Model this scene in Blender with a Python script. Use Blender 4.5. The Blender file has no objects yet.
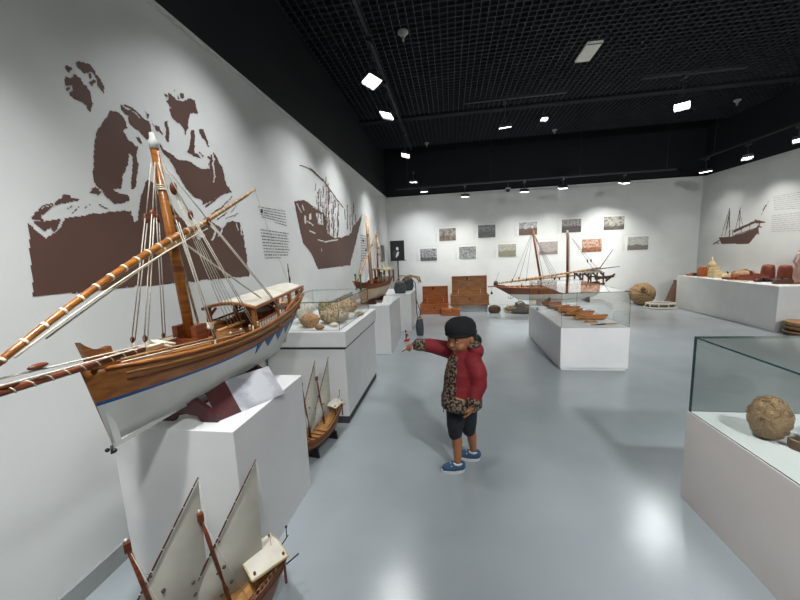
import bpy, math, random
import numpy as np
from mathutils import Vector, Matrix, noise
random.seed(7)
PI = math.pi
scene = bpy.context.scene
COL = scene.collection

# ------------------------------------------------------------------ camera
H, YAW, PIT, ROLL, FPX = 1.55, -0.153, 0.1378, -0.0437, 336.1
_cy, _sy, _cp, _sp = math.cos(YAW), math.sin(YAW), math.cos(PIT), math.sin(PIT)
FW = Vector((_sy*_cp, _cy*_cp, -_sp)); _rt = Vector((_cy, -_sy, 0)); _up = _rt.cross(FW)
RT = math.cos(ROLL)*_rt + math.sin(ROLL)*_up
UP = math.cos(ROLL)*_up - math.sin(ROLL)*_rt
cd = bpy.data.cameras.new('camera'); cam = bpy.data.objects.new('camera', cd); COL.objects.link(cam)
cam.matrix_world = Matrix(((RT.x, UP.x, -FW.x, 0), (RT.y, UP.y, -FW.y, 0), (RT.z, UP.z, -FW.z, H), (0, 0, 0, 1)))
cd.sensor_width = 36; cd.lens = 36*FPX/800; cd.clip_start = 0.02; cd.clip_end = 60
scene.camera = cam

# ------------------------------------------------------------------ world, exposure
w = bpy.data.worlds.new('world'); scene.world = w; w.use_nodes = True
w.node_tree.nodes['Background'].inputs[0].default_value = (0.6, 0.7, 0.8, 1)
w.node_tree.nodes['Background'].inputs[1].default_value = 0.05
vs = scene.view_settings
vs.view_transform = 'Standard'; vs.look = 'None'; vs.gamma = 1; vs.use_curve_mapping = False
vs.exposure = 0.08
scene.cycles.max_bounces = 8; scene.cycles.diffuse_bounces = 4
scene.cycles.transparent_max_bounces = 16
scene.cycles.caustics_reflective = False; scene.cycles.caustics_refractive = False

# lamp table: position of the lamp head, point it is aimed at, power, beam spread
LAMPS = [  # left track, washing the left wall and its pedestals
    ((-0.86, 0.45, 3.55), (-1.6, 0.9, 0.4), 15, 60), ((-0.86, 2.3, 3.55), (-1.62, 2.3, 0.9), 11, 82),
    ((-0.86, 4.15, 3.55), (-1.55, 3.6, 0.7), 14, 88), ((-0.87, 5.15, 3.55), (-1.7, 5.2, 1.0), 14, 84),
    ((-0.87, 7.25, 3.55), (-1.6, 7.2, 1.0), 14, 76), ((-0.87, 8.7, 3.3), (-1.0, 9.3, 0.9), 9, 90)]
LAMPS_LOW = [((-0.6, 8.62, 3.05), (-0.6, 9.5, 1.0), 8, 100)]
LAMPS_MID = [((0.95, 6.15, 3.55), (1.2, 7.2, 0.2), 22, 80), ((3.48, 5.96, 3.55), (2.9, 5.0, 0.0), 16, 95),
             ((1.90, 7.45, 4.06), (2.0, 6.6, 0.4), 14, 62)]
LAMPS_ADDED = [((0.5, -0.9, 3.75), (-1.3, 1.5, 0.6), 8, 60), ((1.9, -1.1, 3.75), (1.4, 4.8, 0.0), 52, 80), ((4.6, -0.9, 3.75), (4.6, 5.0, 0.4), 80, 110),  # unseen spotlights added to brighten faces turned to the camera
               ((-0.2, 1.2, 3.75), (1.9, 1.3, 0.4), 26, 62)]  # one more added above the view to brighten the right case
LAMPS_BACK = [((0.385, 8.6, 2.86), (0.3, 9.5, 0.4), 16, 96), ((1.76, 8.6, 2.88), (1.7, 9.5, 0.4), 13, 96), ((2.63, 8.6, 2.90), (2.6, 9.5, 0.4), 16, 96),
              ((3.94, 8.6, 2.92), (3.9, 9.5, 0.4), 32, 100)]
LAMPS_RIGHT = [((5.575, 8.60, 3.03), (5.9, 8.8, 0.5), 6, 100), ((5.6, 7.58, 3.05), (5.75, 7.5, 0.5), 15, 100), ((5.6, 6.62, 3.08), (5.75, 6.5, 0.5), 15, 100),
               ((5.6, 4.6, 3.1), (6.0, 4.6, 0.8), 8, 100)]

# ------------------------------------------------------------------ materials
def lin(c):
    if isinstance(c, str):
        c = [int(c[i:i+2], 16)/255 for i in (0, 2, 4)]
    return tuple(((x/12.92) if x <= 0.04045 else ((x+0.055)/1.055)**2.4) for x in c)
_mats = {}
def mat(name, c, c2=None, rough=0.5, scale=12, stretch=(1, 1, 1), bump=0.0, metal=0, emit=0, fac=(0.35, 0.65), detail=6, spec=0.5, kind='noise', sheen=0, bscale=None, rough2=None):
    if name in _mats: return _mats[name]
    m = bpy.data.materials.new(name); m.use_nodes = True; _mats[name] = m
    nt = m.node_tree; N = nt.nodes; L = nt.links; b = N['Principled BSDF']
    c = lin(c); c2 = lin(c2) if c2 else tuple(x*0.8 for x in c)
    tc = N.new('ShaderNodeTexCoord'); mp = N.new('ShaderNodeMapping'); L.new(tc.outputs['Object'], mp.inputs[0])
    mp.inputs['Scale'].default_value = stretch
    if kind == 'noise':
        t = N.new('ShaderNodeTexNoise'); t.inputs['Scale'].default_value = scale; t.inputs['Detail'].default_value = detail; out = t.outputs['Fac']
    elif kind == 'voronoi':
        t = N.new('ShaderNodeTexVoronoi'); t.inputs['Scale'].default_value = scale; out = t.outputs['Distance']
    else:
        t = N.new('ShaderNodeTexWave'); t.inputs['Scale'].default_value = scale; t.inputs['Distortion'].default_value = 3; t.inputs['Detail'].default_value = 3; out = t.outputs['Fac']
    L.new(mp.outputs[0], t.inputs['Vector'])
    r = N.new('ShaderNodeValToRGB'); r.color_ramp.elements[0].position = fac[0]; r.color_ramp.elements[1].position = fac[1]
    r.color_ramp.elements[0].color = (*c, 1); r.color_ramp.elements[1].color = (*c2, 1)
    L.new(out, r.inputs[0]); L.new(r.outputs[0], b.inputs['Base Color'])
    b.inputs['Roughness'].default_value = rough; b.inputs['Metallic'].default_value = metal
    b.inputs['Specular IOR Level'].default_value = spec
    if emit:
        b.inputs['Emission Color'].default_value = (1, 0.98, 0.95, 1); b.inputs['Emission Strength'].default_value = emit
    if bump:
        bp = N.new('ShaderNodeBump'); bp.inputs['Strength'].default_value = bump; bp.inputs['Distance'].default_value = 0.01
        if bscale:
            t2 = N.new('ShaderNodeTexNoise'); t2.inputs['Scale'].default_value = bscale; t2.inputs['Detail'].default_value = 4
            L.new(mp.outputs[0], t2.inputs['Vector']); L.new(t2.outputs['Fac'], bp.inputs['Height'])
        else: L.new(out, bp.inputs['Height'])
        L.new(bp.outputs[0], b.inputs['Normal'])
    return m
def glass_mat(name, tint=(0.93, 0.96, 0.95), refl=1.0):
    m = bpy.data.materials.new(name); m.use_nodes = True; nt = m.node_tree; N = nt.nodes; L = nt.links
    N.remove(N['Principled BSDF']); o = N['Material Output']
    tr = N.new('ShaderNodeBsdfTransparent'); tr.inputs[0].default_value = (*tint, 1)
    gl = N.new('ShaderNodeBsdfGlossy'); gl.inputs['Roughness'].default_value = 0.01; gl.inputs[0].default_value = (refl, refl, refl, 1)
    fr = N.new('ShaderNodeFresnel'); geo = N.new('ShaderNodeNewGeometry'); ma = N.new('ShaderNodeMath'); ma.operation = 'MULTIPLY_ADD'
    L.new(geo.outputs['Backfacing'], ma.inputs[0]); ma.inputs[1].default_value = 1/1.3-1.3; ma.inputs[2].default_value = 1.3; L.new(ma.outputs[0], fr.inputs[0])
    mx = N.new('ShaderNodeMixShader'); L.new(fr.outputs[0], mx.inputs[0]); L.new(tr.outputs[0], mx.inputs[1]); L.new(gl.outputs[0], mx.inputs[2])
    L.new(mx.outputs[0], o.inputs[0])
    return m
WHITEW = mat('white_wall_paint', 'cdcfcd', 'c8cac8', rough=0.7, scale=3, bump=0.02, bscale=160)
WHITEP = mat('white_plinth_paint', 'd6d6d4', 'd0d0cf', rough=0.42, scale=4, bump=0.01, bscale=120)
BLACKW = mat('black_void_paint', '090c13', '080a10', rough=0.85, scale=2)
GRID = mat('dark_grid_metal', '30343a', '2a2d33', rough=0.6, scale=5)
SEAM = mat('dark_recess', '3a3c3d', '303233', rough=0.7)
BASEB = mat('grey_baseboard', '8f9291', '878a89', rough=0.5)
FLOOR = mat('grey_epoxy_floor', '9aa1a4', '8c9396', rough=0.2, spec=0.75, scale=1.3, fac=(0.3, 0.7), bump=0.06, bscale=90)
LAMPB = mat('lamp_grey_metal', '4a4d50', '3c3f42', rough=0.4, metal=0.6)
TRACKM = mat('track_dark_metal', '2b2e33', '222529', rough=0.5, metal=0.3)
LENS = mat('lamp_lens_lit', 'ffffff', 'ffffff', emit=14)
LENSB = mat('lamp_lens_side', 'ffffff', 'ffffff', emit=5)
MURAL = mat('brown_vinyl', '563c33', '4f372f', rough=0.55, scale=1.5)
INK = mat('dark_grey_ink', '5b5b5b', '646464', rough=0.6)
INKL = mat('pale_grey_ink', 'a19f9b', '9a9894', rough=0.6)
WOOD = mat('teak_wood', 'a0662f', '824c20', rough=0.38, scale=5, stretch=(1, 9, 14), bump=0.03)
WOODD = mat('dark_wood', '5a3018', '3d1e0f', rough=0.45, scale=8, stretch=(1, 8, 10))
WOODL = mat('pale_wood', 'b98a50', 'a07240', rough=0.45, scale=9, stretch=(1, 8, 8))
WOODR = mat('red_brown_wood', '7a3c1c', '552611', rough=0.4, scale=7, stretch=(1, 8, 12), bump=0.04)
WOODO = mat('orange_wood', 'a5541f', '83400f', rough=0.4, scale=7, stretch=(6, 1, 1), bump=0.05)
SPAR = mat('varnished_spar', 'a2641f', '7a4515', rough=0.3, scale=10, stretch=(1, 1, 6))
HULLW = mat('hull_white_paint', 'd2d3ce', 'c6c8c2', rough=0.4, scale=5)
BLUE = mat('blue_stripe_paint', '125290', '0e467c', rough=0.4)
ROPE = mat('white_rope', 'cfc9bb', 'b6af9f', rough=0.8, scale=90, bump=0.2)
ROPED = mat('tan_rope', 'a98e68', '8c7350', rough=0.85, scale=80, bump=0.2)
ROPEG = mat('grey_old_rope', '6e675b', '4f493f', rough=0.9, scale=60, bump=0.3)
BIND = mat('cream_binding', 'ddd3bd', 'c9bea4', rough=0.8, scale=40)
CLOTH = mat('awning_cloth', 'cdc8ba', 'bdb7a8', rough=0.8, scale=10)
SAIL = mat('sail_cloth', 'b6b3a7', 'a8a498', rough=0.85, scale=6)
SAILD = mat('sail_spot', '55503f', '3d392d', rough=0.8)
MAROON = mat('maroon_wood', '4a1f22', '3b171a', rough=0.4, scale=6)
PAPER = mat('printed_card', '84858b', 'a9aaae', rough=0.5, scale=9, fac=(0.4, 0.6))
PAPERW = mat('white_card', 'd9d9d9', 'cecece', rough=0.6)
BLACK = mat('black_matte', '0c0d0f', '08090a', rough=0.6)
IRON = mat('dark_iron', '26282b', '1a1b1d', rough=0.5, metal=0.4)
STONE = mat('dark_grey_stone', '4a4f54', '33373b', rough=0.8, scale=25, bump=0.3)
CORAL = mat('tan_coral', 'd0bd9c', '9c866a', rough=0.9, scale=45, kind='voronoi', bump=0.6, fac=(0.1, 0.6))
CORALW = mat('white_coral', 'e4dfd2', 'cfc6b4', rough=0.85, scale=50, kind='voronoi', bump=0.5, fac=(0.1, 0.7))
CORALG = mat('olive_sponge', 'b5a982', '8a7f5c', rough=0.95, scale=60, kind='voronoi', bump=0.7, fac=(0.1, 0.6))
CORALB = mat('brown_sponge', 'c39a70', '9a7350', rough=0.95, scale=50, kind='voronoi', bump=0.6, fac=(0.1, 0.6))
BASKET = mat('woven_palm', 'b0926a', '86694a', rough=0.9, scale=60, stretch=(1, 1, 2.2), kind='wave', bump=0.6, fac=(0.2, 0.8))
BASKETD = mat('dark_woven_palm', '6e5436', '45331f', rough=0.9, scale=55, kind='wave', bump=0.6, fac=(0.2, 0.8))
FIBRE = mat('coir_fibre', 'a98a66', '7c5f42', rough=0.95, scale=70, stretch=(1, 1, 5), bump=0.8)
LEATHER = mat('brown_leather', '6f4f35', '4d3423', rough=0.6, scale=20, bump=0.2)
TERRA = mat('terracotta_red', '7c3519', '5f2711', rough=0.6, scale=18)
PINK = mat('pinkish_clay', 'b39080', '9c7b6c', rough=0.6, scale=10)
CREAM = mat('cream_wood', 'd0bd94', 'b8a379', rough=0.6, scale=14)
REDM = mat('red_paint', 'b0301f', '98261a', rough=0.5)
BRASS = mat('brass_metal', 'b08a45', '8a6a30', rough=0.3, metal=0.9)
GLASS = glass_mat('clear_glass', (.975, .985, .98))
GLASSD = glass_mat('smoky_glass', (0.88, 0.90, 0.89))
HULLT = mat('hull_tan_paint', 'b9a88e', 'a8967b', rough=.5)
GEDGE = mat('green_glass_edge', '1d3a35', '16302c', rough=0.2)
SKIN = mat('child_skin', '96613f', '8c583b', rough=0.55, scale=8)
LIP = mat('lip_skin', '7f4238', '7a3d34', rough=0.5)
HAIR = mat('black_hair', '100d0c', '0a0807', rough=0.5, scale=60, bump=0.3)
EYEW = mat('eye_white', '9a8e86', '958a82', rough=0.6)
HAT = mat('black_knit', '0b0c11', '08090c', rough=0.9, scale=90, bump=0.4)
RED = mat('red_coat_cloth', '7a0f1b', '680a15', rough=0.75, scale=14, bump=0.25, bscale=18)
LEO = mat('leopard_lining', '17110e', '7c6957', rough=0.85, scale=62, fac=(0.48, 0.55), detail=2)
NAVY = mat('navy_cloth', '121722', '0d1119', rough=0.85, scale=30, bump=0.2)
SHOE = mat('blue_canvas', '33506e', '28425c', rough=0.8, scale=60, bump=0.2)
SOLE = mat('white_rubber', 'c6c8c8', 'b9bbbb', rough=0.6)

# ------------------------------------------------------------------ mesh builder
class MB:
    def __init__(s): s.v = []; s.f = []; s.m = []; s.sm = []
    def add(s, vs, fs, mi=0, smooth=False):
        o = len(s.v); s.v += [tuple(v) for v in vs]; s.f += [tuple(i+o for i in f) for f in fs]
        s.m += [mi]*len(fs); s.sm += [smooth]*len(fs); return s
    def box(s, lo, hi, mi=0, T=None):
        x0, y0, z0 = lo; x1, y1, z1 = hi
        vs = [Vector(p) for p in ((x0,y0,z0),(x1,y0,z0),(x1,y1,z0),(x0,y1,z0),(x0,y0,z1),(x1,y0,z1),(x1,y1,z1),(x0,y1,z1))]
        if T: vs = [T @ v for v in vs]
        return s.add(vs, [(3,2,1,0),(4,5,6,7),(0,1,5,4),(1,2,6,5),(2,3,7,6),(3,0,4,7)], mi)
    def bar(s, a, b, w, h, mi=0, up=(0, 0, 1)):
        a = Vector(a); b = Vector(b); d = (b-a); L = d.length; d = d/L; up = Vector(up)
        sd = d.cross(up)
        if sd.length < 1e-4: sd = d.cross(Vector((1, 0, 0)))
        sd.normalize(); u = sd.cross(d)
        vs = [p + sd*(i*w/2) + u*(j*h/2) for p in (a, b) for i, j in ((-1,-1),(1,-1),(1,1),(-1,1))]
        return s.add(vs, [(0,1,2,3),(7,6,5,4),(0,4,5,1),(1,5,6,2),(2,6,7,3),(3,7,4,0)], mi)
    def tube(s, pts, r, n=8, mi=0, closed=False):
        P = [Vector(p) for p in pts]; m = len(P)
        R = r if isinstance(r, (list, tuple)) else [r]*m
        rings = []; prev = None
        for i, p in enumerate(P):
            if closed: d = P[(i+1) % m]-P[i-1]
            else: d = P[min(i+1, m-1)]-P[max(i-1, 0)]
            d.normalize()
            if prev is None:
                u = d.cross(Vector((0, 0, 1)))
                if u.length < 0.1: u = d.cross(Vector((1, 0, 0)))
            else: u = prev - d*prev.dot(d)
            u.normalize(); prev = u; v = d.cross(u)
            rings.append([p + (u*math.cos(2*PI*k/n) + v*math.sin(2*PI*k/n))*R[i] for k in range(n)])
        return s.loft(rings, mi, cap=not closed, wrap=closed)
    def loft(s, rings, mi=0, cap=True, wrap=False, smooth=True, mf=None):
        n = len(rings[0]); m = len(rings); vs = [v for r in rings for v in r]; fs = []; o = len(s.f)
        for i in range(m if wrap else m-1):
            a = i*n; b = ((i+1) % m)*n
            for k in range(n): fs.append((a+k, a+(k+1) % n, b+(k+1) % n, b+k))
        nside = len(fs)
        if cap: fs += [tuple(range(n-1, -1, -1)), tuple((m-1)*n+k for k in range(n))]
        s.add(vs, fs, mi, smooth)
        if cap: s.sm[-1] = s.sm[-2] = False
        if mf:
            for q in range(nside): s.m[o+q] = mf(q // n, q % n)
        return s
    def lathe(s, prof, c=(0, 0, 0), n=20, mi=0, smooth=True):
        rings = [[(c[0]+r*math.cos(2*PI*k/n), c[1]+r*math.sin(2*PI*k/n), c[2]+z) for k in range(n)] for r, z in prof]
        return s.loft(rings, mi, cap=True, smooth=smooth)
    def ball(s, c, r, n=16, m=10, mi=0, T=None, f=None):
        if not isinstance(r, (list, tuple)): r = (r, r, r)
        rings = []
        for i in range(1, m):
            t = PI*i/m
            ring = []
            for k in range(n):
                a = 2*PI*k/n; d = Vector((math.sin(t)*math.cos(a), math.sin(t)*math.sin(a), -math.cos(t)))
                q = f(d) if f else 1
                v = Vector((d.x*r[0]*q, d.y*r[1]*q, d.z*r[2]*q))
                if T: v = T @ v
                ring.append(v+Vector(c))
            rings.append(ring)
        o = len(s.v); s.loft(rings, mi, cap=False)
        q0 = Vector((0, 0, -r[2]*(f(Vector((0,0,-1))) if f else 1))); q1 = Vector((0, 0, r[2]*(f(Vector((0,0,1))) if f else 1)))
        if T: q0 = T @ q0; q1 = T @ q1
        b = len(s.v); s.v += [tuple(q0+Vector(c)), tuple(q1+Vector(c))]
        for k in range(n):
            s.f.append((b, o+(k+1) % n, o+k)); s.f.append((b+1, o+(m-2)*n+k, o+(m-2)*n+(k+1) % n)); s.m += [mi, mi]; s.sm += [True, True]
        return s
    def prism(s, poly, a0, a1, axis='z', mi=0):
        n = len(poly)
        def P(p, t): return {'z': (p[0], p[1], t), 'x': (t, p[0], p[1]), 'y': (p[0], t, p[1])}[axis]
        vs = [P(p, a0) for p in poly]+[P(p, a1) for p in poly]
        return s.add(vs, [tuple(range(n-1, -1, -1)), tuple(range(n, 2*n))]+[(k, (k+1) % n, n+(k+1) % n, n+k) for k in range(n)], mi)
    def build(s, name, mats, parent=None, loc=None, rot=None, bevel=0):
        me = bpy.data.meshes.new(name); me.from_pydata(s.v, [], s.f)
        mats = mats if isinstance(mats, (list, tuple)) else [mats]
        for m in mats: me.materials.append(m)
        me.polygons.foreach_set('material_index', s.m); me.polygons.foreach_set('use_smooth', s.sm); me.update()
        o = bpy.data.objects.new(name, me); COL.objects.link(o)
        if parent: o.parent = parent
        if loc: o.location = loc
        if rot: o.rotation_euler = rot
        if bevel:
            b = o.modifiers.new('bevel', 'BEVEL'); b.width = bevel; b.segments = 2; b.limit_method = 'ANGLE'
        return o
def tag(o, label, cat, group=None, kind=None):
    o['label'] = label; o['category'] = cat
    if group: o['group'] = group
    if kind: o['kind'] = kind
    return o
def thing(name, label, cat, loc=(0, 0, 0), rz=0, group=None):
    o = bpy.data.objects.new(name, None); COL.objects.link(o); o.location = loc; o.rotation_euler = (0, 0, rz)
    o.empty_display_size = 0.05
    return tag(o, label, cat, group)
def struct(name, mb, mats, **k):
    o = mb.build(name, mats, **k); o['kind'] = 'structure'; return o
def copy_tree(o, parent=None):
    c = o.copy(); COL.objects.link(c); c.parent = parent
    for ch in list(o.children): copy_tree(ch, c)
    return c
def lookrot(a, b):
    d = Vector(b)-Vector(a); return d.to_track_quat('-Z', 'Y')

# ------------------------------------------------------------------ room shell
XL, XR, YB, YF, ZW, ZC, ZG = -1.75, 6.2, 9.62, -1.6, 3.10, 4.9, 4.2
struct('floor', MB().box((XL-.2, YF-.2, -.1), (XR+.2, YB+.2, 0)), FLOOR)
struct('wall_left', MB().box((XL-.15, YF, 0), (XL, YB, ZW)), WHITEW)
struct('wall_back', MB().box((XL-.15, YB, 0), (XR+.15, YB+.15, ZW)), WHITEW)
struct('wall_right', MB().box((XR, YF, 0), (XR+.15, YB, ZW)), WHITEW)
struct('wall_front', MB().box((XL-.15, YF-.15, 0), (XR+.15, YF, ZW)), WHITEW)
up = MB()
up.box((XL-.15, YF, ZW), (XL-.02, YB+.02, ZC)); up.box((XL-.15, YB+.02, ZW), (XR+.15, YB+.15, ZC))
up.box((XR+.02, YF, ZW), (XR+.15, YB+.02, ZC)); up.box((XL-.15, YF-.15, ZW), (XR+.15, YF-.02, ZC))
struct('wall_upper', up, BLACKW)
struct('ceiling', MB().box((XL-.15, YF-.15, ZC), (XR+.15, YB+.15, ZC+.1)), BLACKW)
g = MB()
for a, b in ((YF, 6.98), (7.14, 8.95)):
    x = XL+.02
    while x < XR: g.box((x-.004, a, ZG), (x+.004, b, ZG+.035)); x += .0925
    y = a
    while y <= b+.001: g.box((XL+.02, y-.004, ZG+.001), (XR-.02, y+.004, ZG+.034)); y += .0925
struct('ceiling_grid', g, GRID)
struct('trim_1', MB().box((XL+.0, 6.99, ZG-.03), (XR, 7.13, ZG+.12)), BLACKW)
struct('baseboard_left', MB().box((XL, YF, 0), (XL+.012, YB, .10)), BASEB)
struct('trim_2', MB().box((XL-.005, YF, ZW), (XL+.03, YB, ZW+.015)).box((XL, YB-.03, ZW), (XR, YB+.005, ZW+.012)), WHITEW)

# ------------------------------------------------------------------ lights and their fixtures
def lamp(pos, aim, power, label, group, zt, size=.2, spread=105, col=(.965, .985, 1.0)):
    x, y, z = pos
    t = thing('track_spotlight', label, 'spotlight', (x, y, z), 0, group)
    q = lookrot(pos, aim); M4 = q.to_matrix().to_4x4()
    h = MB().box((-size*.55, -size*.42, 0), (size*.55, size*.42, .035), T=M4)
    for k in range(-3, 4): h.box((k*size*.15-.003, -size*.4, .035), (k*size*.15+.003, size*.4, .055), T=M4)
    h.build('lamp_head', LAMPB, t)
    l = MB()
    for i in range(4):
        for j in range(3):
            cx = (i-1.5)*size*.26; cy = (j-1)*size*.27
            l.box((cx-size*.115, cy-size*.12, -.006), (cx+size*.115, cy+size*.12, 0), T=M4)
    l.build('lens', LENS, t)
    gr = MB(); c = size*.014
    for i in range(5): gr.box(((i-2)*size*.26-c, -size*.41, -.024), ((i-2)*size*.26+c, size*.41, -.018), T=M4)
    for j in range(4): gr.box((-size*.53, (j-1.5)*size*.27-c, -.0245), (size*.53, (j-1.5)*size*.27+c, -.0175), T=M4)
    gr.build('added_lens_bars', LAMPB, t)  # bars added before the light so it reads as separate cells
    s = MB().tube([(0, 0, .03), (0, 0, zt-z-.05)], .009, 8); s.box((-.02, -.06, zt-z-.05), (.02, .06, zt-z-.004))
    s.build('bracket', LAMPB, t)
    ld = bpy.data.lights.new('lamp_light', 'AREA'); ld.shape = 'RECTANGLE'; ld.size = size; ld.size_y = size*.75
    ld.energy = power; ld.color = col; ld.spread = math.radians(spread)
    lo = bpy.data.objects.new('lamp_light', ld); COL.objects.link(lo); lo.parent = t
    lo.rotation_euler = q.to_euler(); lo.location = q @ Vector((0, 0, -.012))
    return t
def track(name, a, b, label, posts):
    t = thing(name, label, 'lighting track', a)
    MB().bar((0, 0, 0), Vector(b)-Vector(a), .035, .03).build('rail', TRACKM, t)
    for p in posts: MB().tube([(p[0]-a[0], p[1]-a[1], .01), (p[0]-a[0], p[1]-a[1], ZG+.01-a[2])], .005, 6).build('hanging_rod', TRACKM, t)
names_left = ['track spotlight above the big dhow, out ahead of the others', 'track spotlight over the gap between dhow pedestal and glass case', 'largest lit square spotlight nearest the camera on the left track',
              'second lit spotlight on the left track, just beyond the big one', 'third lit spotlight on the left track, above the far pedestals', 'far left-track spotlight near the back wall corner', 'lowest left spotlight tucked under the far one by the back corner']
for (p, a, e, sp), n in zip(LAMPS+LAMPS_LOW, names_left): lamp(p, a, e, n, 'left track spotlights', 3.99 if p[2] > 3.4 else p[2]+.25 if p[2] > 3.1 else 3.12, .2 if p[2] > 3.4 else .16, sp)
track('lighting_track', (-.86, -.5, 4.0), (-.87, 8.4, 4.0), 'dark lighting track running along the left of the ceiling', [(-.86, y) for y in (0, 2.8, 5.7, 8)])
names_mid = ['ceiling spotlight above the glass case of small boats, left of the green glint', 'ceiling spotlight with pinkish white lens right of the pale ceiling panel', 'small greenish white ceiling spotlight between two larger ones']
for (p, a, e, sp), n in zip(LAMPS_MID, names_mid): lamp(p, a, e, n, 'ceiling spotlights', 3.98 if p[1] < 7 else ZG, .18 if p[1] < 7 else .11, sp)
for (p, a, e, sp), n in zip(LAMPS_ADDED, ('added unseen spotlight behind the viewer, left side', 'added unseen spotlight behind the viewer, in the middle', 'added unseen spotlight behind the viewer, right side', 'added unseen spotlight above the view, brightening the right foreground case')): lamp(p, a, e, n, 'added spotlights out of view', ZG, .3, sp)
track('lighting_track', (.3, 6.15, 4.0), (1.9, 6.15, 4.0), 'short dark lighting track over the middle of the hall', [(.5, 6.15), (1.7, 6.15)])
track('lighting_track', (2.9, 5.96, 4.0), (4.3, 5.96, 4.0), 'short dark lighting track on the right part of the ceiling', [(3.1, 5.96), (4.1, 5.96)])
names_b = ['leftmost spotlight hanging before the back wall, over the chests', 'second spotlight before the back wall, right of the round camera', 'third spotlight before the back wall, above the dhow masts', 'rightmost spotlight before the back wall, over the upper right photo']
for (p, a, e, sp), n in zip(LAMPS_BACK, names_b): lamp(p, a, e, n, 'back wall spotlights', 3.12, .17, sp, (1, .985, .94))
track('lighting_track', (-1.3, 8.6, 3.135), (5.0, 8.6, 3.135), 'thin dark lighting track parallel to the back wall', [(x, 8.6) for x in (-1, 1, 3, 4.8)])
names_r = ['spotlight in the far right corner of the room', 'middle spotlight of the three along the right wall', 'nearest visible spotlight along the right wall at the photo edge', 'spotlight on the right wall track outside the view']
for (p, a, e, sp), n in zip(LAMPS_RIGHT, names_r): lamp(p, a, e, n, 'right wall spotlights', 3.33, .17, sp, (1, .975, .93))
track('lighting_track', (5.58, 3.5, 3.345), (5.58, 8.8, 3.345), 'thin dark lighting track parallel to the right wall', [(5.58, y) for y in (4, 6, 8.4)])
# pale ceiling panel, detectors, round camera
cp = thing('ceiling_panel', 'pale rectangular unlit panel set in the black grid ceiling', 'ceiling panel', (1.95, 5.42, ZG-.02))
MB().box((-.10, -.23, 0), (.10, .23, .03)).build('panel', mat('panel_white', 'f2f0e6', 'eae8de', rough=.5), cp, bevel=.004)
MB().box((-.09, -.222, -.003), (.09, -.20, .0)).build('label_strip', SEAM, cp)
def detector(x, y, label, s=1.0, white=True):
    t = thing('smoke_detector', label, 'smoke detector', (x, y, ZG-.045*s))
    m = mat('detector_white', 'b9bab8', 'b0b1af', rough=.5) if white else LAMPB
    MB().lathe([(.0, .045*s), (.05*s, .044*s), (.055*s, .03*s), (.03*s, .012*s), (.028*s, 0)][::-1], n=18).build('housing', m, t)
    MB().lathe([(.006*s, -.05*s), (.012*s, -.045*s), (.012*s, 0)], n=10).build('sensor', m, t)
detector(-.505, 4.435, 'white smoke detector on the grid ceiling near the largest lamp', 1.2)
detector(-.511, 8.7, 'small dim smoke detector above the far left lamps', 1.0)
detector(2.42, 8.6, 'smoke detector on the far ceiling right of the green glint', 1.0)
detector(5.54, 7.85, 'smoke detector on the ceiling toward the right wall', 1.1)
detector(1.9, 4.0, 'smoke detector at the top of the view above the pale panel', 1.0)
dc = thing('dome_camera', 'small round grey camera hanging before the back wall between two lamps', 'camera', (1.394, 8.6, 2.93))
MB().lathe([(.005, -.045), (.04, -.03), (.05, 0), (.05, .02)], n=16).build('dome', IRON, dc)
MB().lathe([(.06, .02), (.06, .05), (.03, .06)], n=16).build('housing', mat('detector_white', 'b9bab8'), dc)
MB().tube([(0, 0, .05), (0, 0, .21)], .008, 8).build('stem', LAMPB, dc)
# ------------------------------------------------------------------ wall decals (thin vinyl cut to shape on the walls)
def proj_np(X, Y, Z):
    d = np.stack([X, Y, Z-H], -1); f = d @ np.array(FW)
    return 400+FPX*(d @ np.array(RT))/f, 300-FPX*(d @ np.array(UP))/f
def inside(px, py, poly):
    r = np.zeros(px.shape, bool); n = len(poly)
    for i in range(n):
        x0, y0 = poly[i]; x1, y1 = poly[i-1]
        if y0 == y1: continue
        c = ((y0 > py) != (y1 > py)) & (px < (x1-x0)*(py-y0)/(y1-y0)+x0); r ^= c
    return r
def near(px, py, pts, w):
    r = np.zeros(px.shape, bool)
    for (x0, y0), (x1, y1) in zip(pts, pts[1:]):
        dx, dy = x1-x0, y1-y0; L = dx*dx+dy*dy+1e-9
        t = np.clip(((px-x0)*dx+(py-y0)*dy)/L, 0, 1)
        r |= (px-x0-t*dx)**2+(py-y0-t*dy)**2 < (w/2)**2
    return r
def smooth_noise(shape, cell, seed):
    rs = np.random.RandomState(seed); a = rs.rand(shape[0]//cell+3, shape[1]//cell+3)*2-1
    i = np.arange(shape[0])/cell; j = np.arange(shape[1])/cell; i0 = i.astype(int); j0 = j.astype(int); u = (i-i0)[:, None]; v = (j-j0)[None, :]
    A = a[i0][:, j0]; B = a[i0+1][:, j0]; C = a[i0][:, j0+1]; D = a[i0+1][:, j0+1]
    return A*(1-u)*(1-v)+B*u*(1-v)+C*(1-u)*v+D*u*v
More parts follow.
